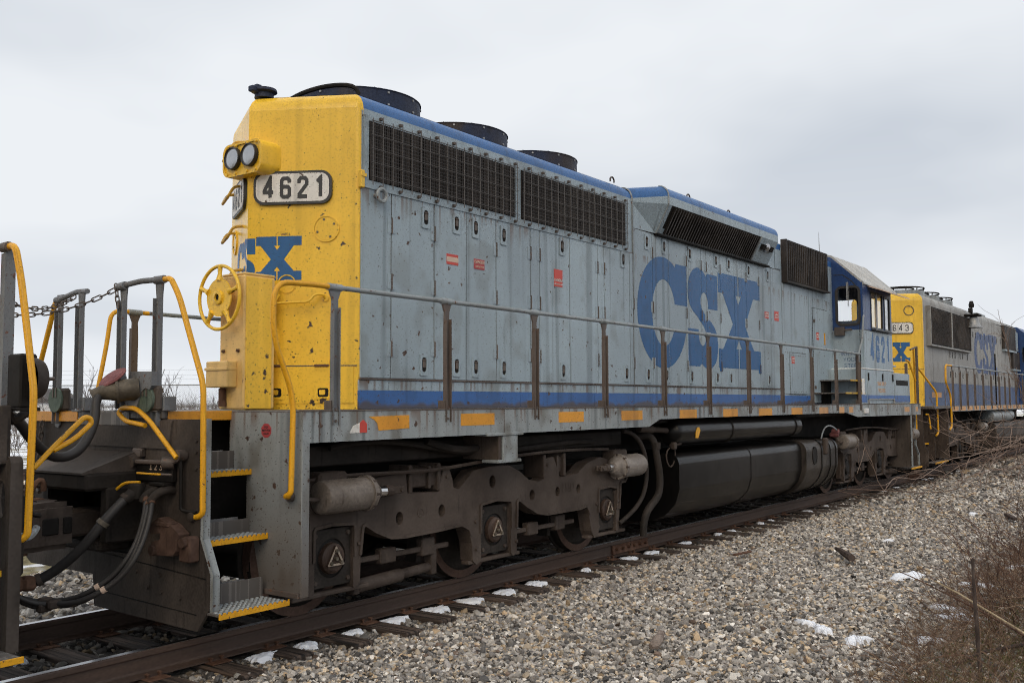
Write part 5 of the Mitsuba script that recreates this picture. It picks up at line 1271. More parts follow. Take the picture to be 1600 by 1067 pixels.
bx = sub(L, 'equipment_box')
part(bx, 'body', box(11.07, 13.49, -1.50, -.6, DZ + .004, 2.385, .006), 'm_gray')
part(bx, 'post_edge', box(11.055, 11.11, -1.515, -1.45, 1.46, 2.66, .004), 'm_post')
part(bx, 'lid', box(11.32, 13.5, -1.512, -.6, 2.385, 2.41, .006), 'm_white')
dr_ = part(bx, 'door', box(11.60, 13.44, -1.51, -1.49, 1.80, 2.36, .004), 'm_gray')
part(dr_, 'blue_stripe', cat([box(11.09, 11.57, -1.5045, -1.49, 1.74, 1.885), box(11.60, 13.44, -1.5125, -1.5, 1.80, 1.885)]), 'm_blue_stripe')
part(dr_, 'latch', cat([box(x - .03, x + .03, -1.526, -1.505, 2.17, 2.32, .006) for x in (11.65, 12.62, 13.36)]), 'm_black')
part(dr_, 'rail', cat([box(11.62, 13.42, -1.535, -1.52, 1.80, 1.815), box(11.62, 11.65, -1.535, -1.5, 1.72, 1.81), box(13.38, 13.41, -1.535, -1.5, 1.72, 1.81)]), 'm_galv')
part(bx, 'white_tube', box(11.22, 11.37, -1.52, -1.50, 1.89, 2.20, .01), 'm_white')
words(bx, 'stencil', ['SAND ONLY', 'THIS SIDE'], .075, (12.55, -1.5105, 2.08), UX, UZ, 'm_reflector_pale', 1.8)
nb2 = sub(L, 'front_box')
part(nb2, 'body', box(13.53, 14.76, -1.50, 1.50, DZ + .004, 2.36, .01), 'm_gray')
part(nb2, 'vent', box(13.66, 14.6, -1.504, -1.49, 2.10, 2.21), 'm_black')
part(nb2, 'blue_stripe', box(13.535, 14.755, -1.503, -1.49, 1.74, 1.885), 'm_blue_stripe')
part(nb2, 'gong', cat([box(13.9, 14.1, -1.3, -1.2, 2.36, 2.5, .01), box(13.75, 14.25, -1.36, -1.14, 2.50, 2.54, .008)]), 'm_roof_gray')
nose = sub(L, 'short_hood')
part(nose, 'body', box(13.44, 15.2, -.80, .80, DZ, 3.42, .08), 'm_yellow')
part(L, 'sill_plate', cat([box(11.45, 13.4, -1.5485, -1.54, 1.47, 1.69, .002)]), 'm_sill')
words(L, 'sill_stencil', ['L F'], .07, (12.36, -1.5492, 1.56), UX, UZ, 'm_ink')
part(L, 'sill_lamp', box(11.16, 11.4, -1.58, -1.54, 1.53, 1.63, .01), 'm_wall_white')
fp = sub(L, 'front_steps')
part(fp, 'panel', cat([box(14.62, 14.66, -1.53, -.7, .32, 1.47), box(15.60, 15.63, -1.25, 1.25, .3, 1.68, .004)]), 'm_pilot')
several(fp, 'flange', [ext(Polygon([(14.60, 1.46), (14.66, 1.46), (14.66, .32), (14.60, .32)]), 'y', -1.55, -1.53), ext(Polygon([(15.56, 1.66), (15.60, 1.66), (15.60, .78), (15.86, .55), (15.86, .30), (15.82, .30), (15.82, .54), (15.56, .77)]), 'y', -1.40, -1.36)], 'm_sill')
for z, y in ((1.2, -1.0), (.75, -1.2), (.30, -1.5)):
    q = part(fp, 'step', box(14.68, 15.58, y, y + .25, z - .02, z, .003), 'm_tread')
    part(q, 'nosing', box(14.68, 15.58, y - .012, y, z - .035, z + .006, .003), 'm_rail_yellow')
handrail(L, [(15.30, -1.53, 1.60), (15.30, -1.53, 3.0)], .03, 'm_post')
handrail(L, [(15.34, -1.45, 2.98), (15.40, -1.45, 2.60), (15.62, -1.40, 1.75), (15.64, -1.40, .95), (15.56, -1.40, .92)], .022, 'm_rail_yellow', .1)
handrail(L, [(14.9, -1.40, 2.68), (15.05, -1.42, 2.66), (15.30, -1.5, 2.2)], .022, 'm_rail_yellow', .1)
handrail(L, [(14.8, -1.52, 2.90), (15.30, -1.53, 2.98)], .02, 'm_post')

# ------------------------------------------------------------------ the unit coupled on the left: only its end shows
Q = thing('locomotive', 'dark coupled unit cut off at the left edge, with tall yellow grab rail', 'locomotive')
XQ = -4.72
part(Q, 'end_plate', cat([ext(Polygon([(-1.19, 1.42), (-1.19, .80), (-1.19, .56), (-1.19, .34), (-1.15, .18), (.1, .2), (.1, .56), (1.2, .56), (1.2, 1.42)]).difference(sbox(-.4, .62, .4, 1.2)).difference(affinity.scale(disc(-1.0, 1.18, .06), .8, 1.9)), 'x', XQ - .012, XQ + .012), box(XQ - .1, XQ - .01, -1.05, 1.05, 1.40, 1.70)]), 'm_pilot')
part(Q, 'edge_flange', ext(Polygon([(-1.205, 1.41), (-1.19, 1.44), (-1.16, 1.45), (-1.165, .8), (-1.165, .28), (-1.205, .28)]), 'x', XQ - .06, XQ + .016), 'm_pilot')
part(Q, 'deck', cat([box(-16, -5.33, -1.53, 1.53, 1.655, 1.71, .004), box(-5.33, XQ + .01, -.70, .70, 1.655, 1.7105, .004)]), 'm_tread')
part(Q, 'side_sill', cat([box(-16, -5.33, -1.545, -1.525, 1.46, 1.70), box(-16, -5.33, 1.525, 1.545, 1.46, 1.70)]), 'm_sill')
part(Q, 'corner_post_foot', box(XQ - .02, XQ + .05, -.98, -.84, 1.43, 1.76, .01), 'm_pilot')
part(Q, 'end_post', cat([box(-4.62, -4.55, -.735, -.715, 1.60, 2.78), box(-4.62, -4.605, -.735, -.68, 1.60, 2.75)]), 'm_post_gray')
part(Q, 'rail_clamp', cyl((-4.615, -.68, 2.79), (-4.62, -.78, 2.79), .032, n=10), 'm_post', 40)
part(Q, 'handrail', tube(bend([(-4.61, -.72, 2.79), (-4.62, -.86, 2.79), (-4.63, -.97, 2.55), (-4.65, -1.20, 1.85), (-4.67, -1.21, .97), (-4.70, -1.18, .94), (-4.72, -1.12, .94)], .08, 6), .0225, 9), 'm_rail_yellow', 50, label='tall yellow grab rail')
part(Q, 'black_box', cat([box(-4.635, -4.525, -1.0, -.83, 1.74, 2.085, .012), box(-4.64, -4.50, -1.005, -.82, 1.72, 1.745, .004)]), 'm_black')
part(Q, 'round_cap', lathe([(0, .05), (.06, .045), (.12, .02), (.135, -.01), (.135, -.06)], (-4.525, -.99, 1.925), 'x', 26), 'm_pilot', 35)
part(Q, 'cap_latch', cat([cyl((-4.48, -.99, 1.925), (-4.41, -.99, 1.93), .012, n=8), box(-4.475, -4.46, -1.03, -.91, 1.91, 1.93)]), 'm_post')
part(Q, 'bracket_arm', cat([tube(curve([(-4.66, -.9, 1.72), (-4.6, -.85, 1.66), (-4.52, -.8, 1.69), (-4.46, -.78, 1.71)], 8), .03), box(-4.70, -4.64, -.9, -.7, 1.3, 1.75, .01)]), 'm_black')
q = part(Q, 'step', box(-5.30, -4.80, -1.45, -1.15, .29, .305, .003), 'm_tread')
part(q, 'nosing', box(-5.30, -4.80, -1.462, -1.45, .275, .312, .002), 'm_rail_yellow')
q = part(Q, 'step', box(-5.30, -4.80, -1.16, -.9, .75, .765, .003), 'm_tread')
part(q, 'nosing', box(-5.30, -4.80, -1.172, -1.16, .735, .772, .002), 'm_rail_yellow')
part(Q, 'side_panel', box(-5.33, -5.31, -1.535, -.7, .33, 1.69), 'm_sill')
pk = loft([(-x - 8.12, y) for x, y in hood_plan(-1.588, -2.10, 7.5, W)], [(0, DZ)] + fillet(4.44, .16, 4.60))
part(Q, 'hood_end', weld(pk(range(2, 10), 0, nr)), 'm_yellow', 24)
part(Q, 'hood', weld(pk([0, 1, 10], 0, nr, True)), 'm_gray', 24)
coupler(Q, -4.62, 1, 1)
part(Q, 'draft_pocket', cat([box(XQ, -4.30, -.44, .44, 1.13, 1.26, .02), box(XQ, -4.30, -.46, -.36, .60, 1.15, .015), box(XQ, -4.30, .36, .46, .60, 1.15, .015)]), 'm_truck_dark')
cq = sub(Q, 'cut_lever')
part(cq, 'rod', tube(bend([(-4.60, -.93, 1.34), (-4.64, -.80, 1.32), (-4.64, -.30, 1.32), (-4.4, 0, 1.18), (-4.3, .1, 1.15)], .05, 4), .018, 7), 'm_post', 50)
part(cq, 'handle', tube(bend([(-4.43, -.80, 1.345), (-4.307, -.80, 1.472), (-4.091, -.80, 1.673), (-4.045, -.80, 1.670), (-4.034, -.80, 1.633), (-4.148, -.80, 1.531), (-4.30, -.80, 1.457)], .06, 6), .0185, 8), 'm_rail_yellow', 50, label='yellow looped cut lever handle')
part(cq, 'lever_post', tube(bend([(-4.45, -.80, 1.36), (-4.46, -.79, 1.20), (-4.45, -.78, 1.05), (-4.36, -.76, 1.03)], .05, 4), .017, 7), 'm_black', 50)
part(cq, 'second_handle', tube(bend([(-4.66, -.20, 1.62), (-4.52, -.1, 1.52), (-4.38, 0, 1.42)], .05, 4), .014, 6), 'm_rail_yellow', 50)
part(Q, 'under_pipe', tube(curve([(-4.66, -1.0, .98), (-4.58, -1.0, .93), (-4.52, -.96, .93), (-4.46, -.92, .98)], 10), .022, 7), 'm_rail_gray', 50)
tq = sub(Q, 'truck')
part(tq, 'side_frame', ext(affinity.translate(frame_outline(-1), -8.12, 0), 'y', -1.22, -1.06), 'm_truck')
wheelset(tq, -5.95)
bearing(tq, -5.95)
part(Q, 'centre_sill', box(-16, XQ, -.48, .48, 1.05, 1.65), 'm_black')

# ------------------------------------------------------------------ what hangs between the two units
def chain(name, label, p0, p1, sag, n, r=.0055, m='m_post', ln=.06):
    c = thing(name, label, 'chain')
    s = np.linspace(0, 1, n)
    P_ = np.outer(1 - s, p0) + np.outer(s, p1); P_[:, 2] -= sag * 4 * s * (1 - s)
    for i in range(n - 1):
        a, b = P_[i], P_[i + 1]
        t = (b - a) / np.linalg.norm(b - a); mid = (a + b) / 2
        u = np.cross(t, [0, 0, 1]) if abs(t[2]) < .9 else np.cross(t, [1, 0, 0])
        u /= np.linalg.norm(u); w = np.cross(t, u)
        side = u if i % 2 else w
        hl_, wd = np.linalg.norm(b - a) * .64, .015
        ring = [mid + t * (hl_ - wd) + wd * (t * math.cos(q) + side * math.sin(q)) for q in np.linspace(-1.4, 1.4, 5)] + [mid - t * (hl_ - wd) - wd * (t * math.cos(q) + side * math.sin(q)) for q in np.linspace(-1.4, 1.4, 5)]
        part(c, 'link', tube(ring, r, 5, True), m, 60)
    return c


chain('safety_chain', 'dark safety chain hanging from the near end rail across to the left unit', (-3.50, -.20, 2.66), (-4.66, .42, 2.60), .20, 24)
chain('safety_chain', 'dark safety chain hanging from the far pair of posts to the left unit', (-3.50, .40, 2.64), (-4.60, -.30, 2.62), .15, 20)
chain('short_chain', 'short loose chain end dangling beside the near end post', (-3.52, -.22, 2.69), (-3.53, -.27, 2.50), 0, 5)
chain('drop_chain', 'dark chain hanging down at the far side of the end plate', (-3.44, .98, 1.62), (-3.45, 1.0, 1.30), 0, 8, .007)


def hose(name, label, pts, r, m='m_rubber', k=30, n=10, cuffs=()):
    h = thing(name, label, 'hose' if 'hose' in name else 'cable')
    c = curve(pts, k)
    part(h, 'tube', tube(c, r, n), m, 50)
    for s, mm in cuffs:
        i = int(s * (k - 2))
        part(h, 'cuff', tube([c[i], c[i + 1]], r * 1.28, n), mm, 50)
    return h


jc = hose('jumper_cable', 'thick dark jumper cable plugged into the receptacle and sagging across to the left unit', [(-3.70, -.34, 1.845), (-3.74, -.355, 1.80), (-3.77, -.39, 1.68), (-3.83, -.42, 1.54), (-3.92, -.43, 1.43), (-4.05, -.44, 1.39), (-4.2, -.49, 1.44), (-4.36, -.59, 1.555), (-4.52, -.73, 1.667), (-4.62, -.80, 1.70)], .036, 'm_rubber', 44, 12)
part(jc, 'plug', tube([(-3.60, -.425, 1.866), (-3.64, -.39, 1.862), (-3.70, -.34, 1.848), (-3.735, -.32, 1.83), (-3.74, -.315, 1.826)], [.080, .074, .052, .050, .062], 14), 'm_brass', 40)
bh = hose('brake_hose', 'thick black brake hose running down from the angle cock to the coupled joint', [(-3.62, -.59, 1.085), (-3.683, -.58, 1.025), (-3.767, -.555, .93), (-3.85, -.493, .797), (-3.933, -.391, .662), (-4.017, -.288, .56), (-4.10, -.228, .507), (-4.18, -.20, .49)], .036, 'm_rubber', 30, 12, ((.0, 'm_truck'), (.25, 'm_brass'), (.28, 'm_brass'), (.9, 'm_truck')))
part(bh, 'coupling', cat([box(-4.20, -4.10, -.27, -.16, .45, .55, .02), box(-4.28, -4.18, -.25, -.14, .45, .55, .02)]), 'm_rust')
hose('brake_hose', 'brake hose on the left unit, rising from the joint at the lower left', [(-4.2, -.19, .49), (-4.3, -.18, .53), (-4.42, -.2, .72), (-4.55, -.3, .95), (-4.68, -.4, 1.08)], .036, 'm_rubber', 24, 12)
for i, (dy, dz, tx) in enumerate(((0, 0, 'first thin air hose curving down from the valve bracket'), (.075, .012, 'second thin air hose, next to the first'), (.045, -.02, 'third thin air hose, lowest of the bundle'))):
    hh = hose('air_hose', tx, [(-3.55, -.80 + dy, 1.09 + dz), (-3.60, -.86 + dy, 1.0), (-3.68, -.90 + dy, .81), (-3.76, -.89 + dy, .655 + dz), (-3.84, -.81 + dy, .525 + dz), (-3.92, -.74 + dy, .455 + dz), (-4.0, -.64 + dy, .40 + dz), (-4.09, -.52 + dy, .385 + dz)], .0185, 'm_rubber', 36, 8, ((0.0, 'm_truck'), (.035, 'm_rust'), (.72, 'm_cream') if i < 2 else (.9, 'm_truck')))
    part(hh, 'coupling', cat([box(-4.16 - .02 * i, -4.06 - .02 * i, -.53 + dy, -.47 + dy, .35 + dz, .41 + dz, .012)]), 'm_truck')
    hose('air_hose', tx.replace('curving down from the valve bracket', 'on the left unit').replace('next to the first', 'on the left unit').replace('lowest of the bundle', 'on the left unit'), [(-4.14 - .02 * i, -.49 + dy, .385 + dz), (-4.24, -.43 + dy, .41 + dz), (-4.36, -.40 + dy, .50), (-4.50, -.42 + dy, .75), (-4.62, -.5 + dy, 1.0), (-4.70, -.6, 1.1)], .0185, 'm_rubber', 24, 8)

# ------------------------------------------------------------------ second locomotive, coupled ahead
K = thing('locomotive', 'second grey locomotive with blue skirt and yellow end, coupled ahead of the nearest one', 'locomotive')
X2 = 20.2
def sh(mesh): return move(mesh, (X2, 0, 0))


pk = loft(hood_plan(-1.588, -2.10, 12.4, W), [(0, DZ - .1)] + fillet(4.36, .20, 4.56))
part(K, 'hood_end', sh(weld(pk(range(2, 10), 0, nr))), 'm_yellow', 24)
part(K, 'hood', sh(weld(pk([0, 1, 10], 0, nr, True))), 'm_gray_dull', 24)
part(K, 'blue_skirt', sh(box(-1.58, 12.4, -.917, -.89, 1.62, 2.255, .002)), 'm_blue_dull')
part(K, 'yellow_board', sh(box(-.9, .15, -.921, -.91, 1.86, 2.0)), 'm_reflector_pale')
sd = [-1.5, -.9, 1.1, 1.75, 2.4, 3.1, 3.75, 4.3, 4.75, 5.4, 6.0, 6.7, 7.4, 8.1, 8.8, 9.3]
for a, b in zip(sd[:-1], sd[1:]):
    part(K, 'hood_door', sh(box(a + .007, b - .007, -.918, -.9, 2.26, 3.16 if b < 4 else 3.98, .002)), 'm_gray_dull')
for i, x in enumerate([1.3, 1.6, 1.95, 2.6, 2.9, 3.6, 4.5, 4.9, 5.6, 6.3, 7.0, 7.6, 8.3, 9.0]):
    part(K, 'latch', sh(cat([box(x - .03, x + .03, -.925, -.915, z, z + .17) for z in ((2.98 if x < 4 else 3.72), 2.42 + .05 * (i % 2))])), 'm_black')
gr2 = sub(K, 'radiator_grille')
for x0, x1 in ((-1.22, 1.18), (1.30, 3.72)):
    part(gr2, 'louvre', sh(cat([box(x, x + .02, -1.02, -.99, 3.28, 4.20) for x in np.arange(x0 + .03, x1 - .03, .06)])), 'm_grille', stuff=True)
    part(gr2, 'casing', sh(box(x0, x1, -1.0, -.9, 3.24, 4.24)), 'm_black')
part(gr2, 'frame', sh(cat([box(-1.26, 3.76, -1.04, -.9, 3.20, 3.24), box(-1.26, -1.22, -1.03, -.9, 3.2, 4.25), box(1.20, 1.28, -1.02, -.9, 3.25, 4.24), box(3.72, 3.75, -1.02, -.9, 3.25, 4.25)])), 'm_gray_dull')
for x in (.6, 2.3, 4.0):
    f_ = sub(K, 'roof_fan')
    part(f_, 'stack', sh(lathe([(.62, 4.54), (.62, 4.76), (.56, 4.77), (.54, 4.6)], (x - .75, 0, 0), 'z', 36)), 'm_rail_gray', 35)
    part(f_, 'guard', sh(cat([tube([(x - .75 + r * math.cos(a), r * math.sin(a), 4.84) for a in np.linspace(0, 6.283, 25)[:-1]], .02, 5, True) for r in (.62, .35)] + [cyl((x - .75 + .6 * math.cos(a), .6 * math.sin(a), 4.74), (x - .75 + .62 * math.cos(a), .62 * math.sin(a), 4.84), .015, n=5) for a in np.arange(0, 6.28, .52)])), 'm_black')
bl = sub(K, 'bell')
part(bl, 'bell', lathe([(0, 4.30), (.06, 4.30), (.12, 4.26), (.15, 4.10), (.20, 3.99), (.25, 3.955), (.23, 3.955), (.1, 4.1)], (23.85, -1.12, 0), 'z', 22), 'm_galv', 35)
part(bl, 'bracket', cat([box(23.6, 24.1, -1.3, -.85, 4.30, 4.36, .01), cyl((23.95, -1.05, 4.36), (23.95, -1.05, 4.62), .03), lathe([(0, 4.60), (.07, 4.58), (.08, 4.66), (.05, 4.76), (0, 4.78)], (23.95, -1.05, 0), 'z', 12), box(23.7, 23.9, -1.1, -1.0, 4.40, 4.55, .02)]), 'm_black')
g3 = sub(K, 'filter_grille')
part(g3, 'casing', sh(box(9.4, 11.6, -1.0, -.9, 3.55, 4.40)), 'm_grille')
part(g3, 'lower_casing', sh(box(11.0, 12.35, -1.0, -.9, 2.9, 3.55)), 'm_grille')
part(g3, 'frame', sh(cat([box(9.36, 11.64, -1.02, -.9, 3.50, 3.56), box(10.96, 12.4, -1.02, -.9, 2.85, 2.91), box(11.64, 12.4, -.95, -.9, 3.6, 4.3)])), 'm_gray')
part(K, 'roof_box', sh(box(7.6, 8.9, -.5, .5, 4.54, 4.74, .02)), 'm_rail_gray')
for g, w, dx, wd in zip(csx(1.0), 'csx', (0, 0, 0), (1, 1, 1)):
    part(K, 'letter_' + w, sh(ext(affinity.translate(affinity.scale(g, 1.36, 1.32, origin=(0, 0)), 4.62, 2.62), 'y', -.9205, -.914)), 'm_blue_far')


def onface2(poly, a, b):
    m, f = onface(poly, 1, a, b)
    return m + [X2, 0, 0], f


nb = part(K, 'number_board', onface2(rrect(.05, 3.50, .80, 3.80, .09), -.01, .03), 'm_ink')
part(nb, 'white_panel', onface2(rrect(.07, 3.52, .78, 3.78, .08), .02, .033), 'm_white')
part(nb, 'number', onface2(affinity.translate(digits('8643', .14, .155, .9), .14, 3.58), .03, .036), 'm_ink')
part(K, 'round_hatch', onface2(disc(.70, 4.10, .13, 10).difference(disc(.70, 4.10, .11, 10)), -.002, .012), 'm_post')
part(K, 'letter_x', onface2(affinity.translate(affinity.scale(csx(1)[2], .40, .50, origin=(0, 0)), -.384, 2.78).intersection(sbox(-.1, 2, 2, 4)), -.002, .004), 'm_logo')
part(K, 'hatch_seam', onface2(sbox(0, 2.58, 1.03, 2.592), -.002, .004), 'm_post')
part(K, 'deck', sh(box(-3.4, 14, -1.53, 1.53, 1.58, 1.64)), 'm_tread')
part(K, 'side_sill', sh(cat([box(-1.55, 14, -1.545, -1.52, 1.50, 1.63), box(-2.79, 14, 1.52, 1.545, 1.46, 1.63)])), 'm_sill')
for x in np.arange(-1.5, 10.2, .86):
    part(K, 'reflector', sh(box(x, x + .62, -1.549, -1.54, 1.515, 1.625)), 'm_reflector_pale')
for x in (18.80, 19.65, 20.51, 21.50, 22.65, 23.82, 25.09, 26.05, 26.84, 28.0, 29.4):
    post(K, x, -1.526, 1.52, 2.66)
part(K, 'tall_post', cat([box(27.2, 27.235, -1.1, -1.06, 1.6, 3.3)]), 'm_black')
handrail(K, [(18.9, -1.527, 2.66), (30.5, -1.527, 2.66)])
handrail(K, [(18.9, -1.5275, 2.66), (18.1, -1.53, 2.66), (18.05, -1.53, 2.25), (18.55, -1.53, 1.90), (18.58, -1.53, 1.12), (18.35, -1.53, 1.05)], .024, 'm_rail_yellow', .1)
handrail(K, [(16.85, -1.1, 2.66), (16.9, -1.1, 2.66), (17.65, -1.4, 1.98), (17.72, -1.4, .98), (17.5, -1.4, .93)], .024, 'm_rail_yellow', .1)
handrail(K, [(16.8, -1.35, 1.45), (17.0, -1.35, 1.45), (17.05, -1.38, 1.1)], .02, 'm_rail_yellow', .06)
part(K, 'end_plate', cat([ext(Polygon([(-1.25, 1.6), (-1.25, .80), (-1.35, .56), (-1.35, .2), (1.3, .2), (1.3, 1.6)]), 'x', 16.86, 16.89)]), 'm_truck')
part(K, 'end_post', cat([box(16.84, 16.90, y - .03, y + .03, 1.6, 2.68) for y in (-.9, -.3, .3, .9)]), 'm_post')
part(K, 'step_panel', cat([box(18.2, 18.24, -1.53, -.7, .35, 1.58), box(17.55, 17.59, -1.35, -.7, .35, 1.58)]), 'm_truck')
for z, y in ((1.18, -1.0), (.74, -1.2), (.30, -1.5)):
    q = part(K, 'step', box(16.9, 18.2, y, y + .22, z - .02, z), 'm_tread')
    part(q, 'nosing', box(16.9, 18.2, y - .012, y, z - .03, z + .008), 'm_rail_yellow')
coupler(K, 16.8, -1, -1)
part(K, 'centre_sill', box(16.86, 34, -.6, .6, .95, 1.58), 'm_black')
truck(K, 20.9, 1, (0, 1, 2))
part(K, 'air_tank', lathe([(0, 24.35), (.17, 24.4), (.18, 27.8), (0, 27.9)], (0, -1.32, 1.30), 'x', 24), 'm_rail_gray', 35)
part(K, 'fuel_tank', ext(tank_section(), 'x', 24.9, 31.5), 'm_pilot', 30)

# third locomotive: the blue cab at the right edge
D3 = thing('locomotive', 'dark blue locomotive cab at the far right edge, farthest in the row', 'locomotive')
part(D3, 'cab', cat([ext(Polygon([(-1.48, 1.6), (-1.48, 4.0), (-.9, 4.52), (.9, 4.52), (1.48, 4.0), (1.48, 1.6)]).difference(rrect(-1.38, 3.2, -1.05, 3.75, .05)), 'x', 32.75, 32.8), ext(Polygon([(-1.48, 1.6), (-1.48, 4.0), (-.9, 4.52), (.9, 4.52), (1.48, 4.0), (1.48, 1.6)]).difference(sbox(-1.44, 1.7, 1.44, 3.98)), 'x', 32.8, 36)]), 'm_deepblue')
part(D3, 'window', ext(rrect(-1.38, 3.2, -1.05, 3.75, .05), 'x', 32.77, 32.78), 'm_glass')
part(D3, 'deck', box(32.0, 46, -1.53, 1.53, 1.45, 1.66), 'm_deepblue')
part(D3, 'hood', box(36, 46, -.9, .9, 1.66, 4.45, .1), 'm_deepblue')
truck(D3, 34.2, -1, (0, 1, 2))

# ------------------------------------------------------------------ plants
def twigs(paths, n=3, c0=(.10, .065, .045), c1=(.16, .11, .08), jit=.3):
    """Many tapering twigs as one mesh: (points, r0, r1) -> vertices, triangles, colours."""
    V, F, C, k = [], [], [], 0
    for p, r0, r1 in paths:
        p = np.asarray(p)
        v, f = tube(p, np.linspace(r0, r1, len(p)), n)
        t = rng.random()
        c = (np.array(c0) * (1 - t) + np.array(c1) * t) * (1 + jit * (rng.random() - .5))
        V.append(v); F.append(f + k); C.append(np.repeat(c[None], len(v), 0)); k += len(v)
    return np.vstack(V), np.vstack(F), np.vstack(C)


def grow(o, d, length, r, depth, out, spread=.55, up=.1, seg=5, kids=3, shrink=.62):
    o, d = np.asarray(o, float), np.asarray(d, float) / np.linalg.norm(d)
    P_ = [o]
    for i in range(seg):
        d = d + rng.normal(size=3) * .13 + np.array([0, 0, up * .3]); d /= np.linalg.norm(d)
        P_.append(P_[-1] + d * length / seg)
    out.append((np.array(P_), r, r * .55))
    if depth:
        for q in range(kids + int(rng.random() < .5)):
            s = rng.uniform(.25, 1.0); i = min(int(s * seg), seg - 1)
            dd = d + rng.normal(size=3) * spread + np.array([0, 0, up])
            grow(P_[i] + (P_[i + 1] - P_[i]) * (s * seg - i), dd, length * shrink * rng.uniform(.7, 1.2), r * .55, depth - 1, out, spread, up, seg, kids, shrink)


def plant(name, label, cat_, paths, group=None, kind=None, part_name=None, **kw):
    k = thing(name, label, cat_, group, kind)
    v, f, c = twigs(paths, **kw)
    put(k, (v, f), 'm_twig', True, c)
    return k


# brambles at the lower right: a fuzzy mass of dead stems, then single canes
out = []
for _ in range(2700):
    x = rng.uniform(-1.9, 8); y = -4.72 - .10 * max(0, 1.2 - x) * 2 - abs(rng.normal()) * .70
    if rng.random() > np.clip((-4.45 - y) / .9, .06, 1): continue
    L_ = rng.uniform(.10, .40) * (1.15 if y < -5.2 else .8)
    d = np.array([rng.normal(-.5, .6), rng.normal(.15, .6), rng.uniform(.15, 1.0)])
    grow((x, y, bedz(np.array(x), np.array(y)) - .01), d, L_ * 1.2, .0026, 1, out, .6, .0, 3, 2, .7)
plant('dry_weeds', 'tangle of dead brown weeds and brambles at the lower right corner', 'weeds', out, kind='stuff', c0=(.125, .075, .054), c1=(.30, .215, .155), jit=.7)
out = []
for _ in range(520):
    x = 1.5 + 14 * rng.random() ** 1.3; y = -5.05 - rng.random() * 1.6 + .04 * x
    d = np.array([rng.normal(-.9, .35), rng.normal(.25, .35), rng.uniform(.5, 1.1)])
    grow((x, y, -.3), d, rng.uniform(.35, .95) * (1 + .05 * x), .003 + .0003 * x, 1, out, .45, .03, 5, 2, .6)
plant('thicket', 'thin reddish brown twigs standing along the right edge', 'thicket', out, kind='stuff', c0=(.09, .06, .05), c1=(.20, .125, .095), jit=.6)
out = []
for _ in range(700):
    x = rng.uniform(-1.5, 3.2); y = -5.2 - rng.random() * .9
    out.append((np.array([(x, y, -.27), (x + rng.normal() * .03, y + rng.normal() * .03, -.21), (x + rng.normal() * .07, y + rng.normal() * .07, -.19 + .05 * rng.random())]), .003, .0008))
plant('green_grass', 'tufts of short green grass under the brambles', 'grass', out, kind='stuff', c0=(.06, .085, .02), c1=(.13, .14, .04))
for i in range(34):
    x, y = rng.uniform(-.6, 5.5), -4.95 - rng.random() * 1.2
    ln, a = rng.uniform(.5, 1.5), rng.normal(2.45, .55)
    e = np.array([math.cos(a), math.sin(a) * .6, 0]) * ln
    p0 = np.array([x, y, -.27]) - e * .35
    c = curve([p0, p0 + e * .4 + [0, 0, rng.uniform(.08, .28)], p0 + e * .75 + [0, 0, rng.uniform(.12, .36)], p0 + e + [0, 0, rng.uniform(.02, .3)]], 14)
    paths = [(c + np.cumsum(rng.normal(size=c.shape) * .004, 0), .0046, .0018)]
    for q in range(3): grow(c[rng.integers(4, 13)], [*(e[:2] + rng.normal(size=2) * .3), rng.normal() * .3 + .1], rng.uniform(.1, .3), .002, 1, paths, .5, 0, 4, 2, .6)
    plant('bramble_cane', 'thin arching bramble stem in the dead weeds', 'bramble stem', paths, 'bramble stems in the lower right corner', n=4, c0=(.13, .07, .05), c1=(.34, .25, .18), jit=.5)
put(thing('tall_stalk', 'tall dark upright stalk standing in the brambles', 'stalk'), tube(curve([(.15, -5.58, -.30), (.13, -5.575, 0), (.10, -5.57, .28), (.10, -5.565, .60)], 12), np.linspace(.016, .011, 12), 7), 'm_bark', 40)
put(thing('pale_cane', 'long pale broken cane leaning across the brambles', 'cane'), tube([(.62, -6.05, -.14), (.85, -5.62, .03), (1.03, -5.26, .17), (1.12, -5.06, .235)], [.009, .0085, .008, .0065], 7), 'm_cane', 40)
put(thing('reddish_cane', 'long reddish brown cane lying beside the pale one', 'cane'), tube(curve([(.70, -6.05, -.2), (.9, -5.6, .0), (1.15, -5.15, .13), (1.35, -4.85, .2), (1.5, -4.68, .22)], 14), np.linspace(.009, .004, 14), 6), 'm_rust', 40)
put(thing('grey_stick', 'grey fallen stick lying low in the right corner of the brambles', 'stick'), tube([(.2, -5.35, -.24), (.55, -5.5, -.18), (.95, -5.75, -.16)], [.008, .012, .016], 7), 'm_bark', 40)
put(thing('dark_board', 'dark weathered board half hidden in the right corner of the brambles', 'board'), rotz(box(1.05, 1.75, -6.02, -5.90, -.24, -.14, .01), -38, (1.4, -5.96, 0)), 'm_tie')

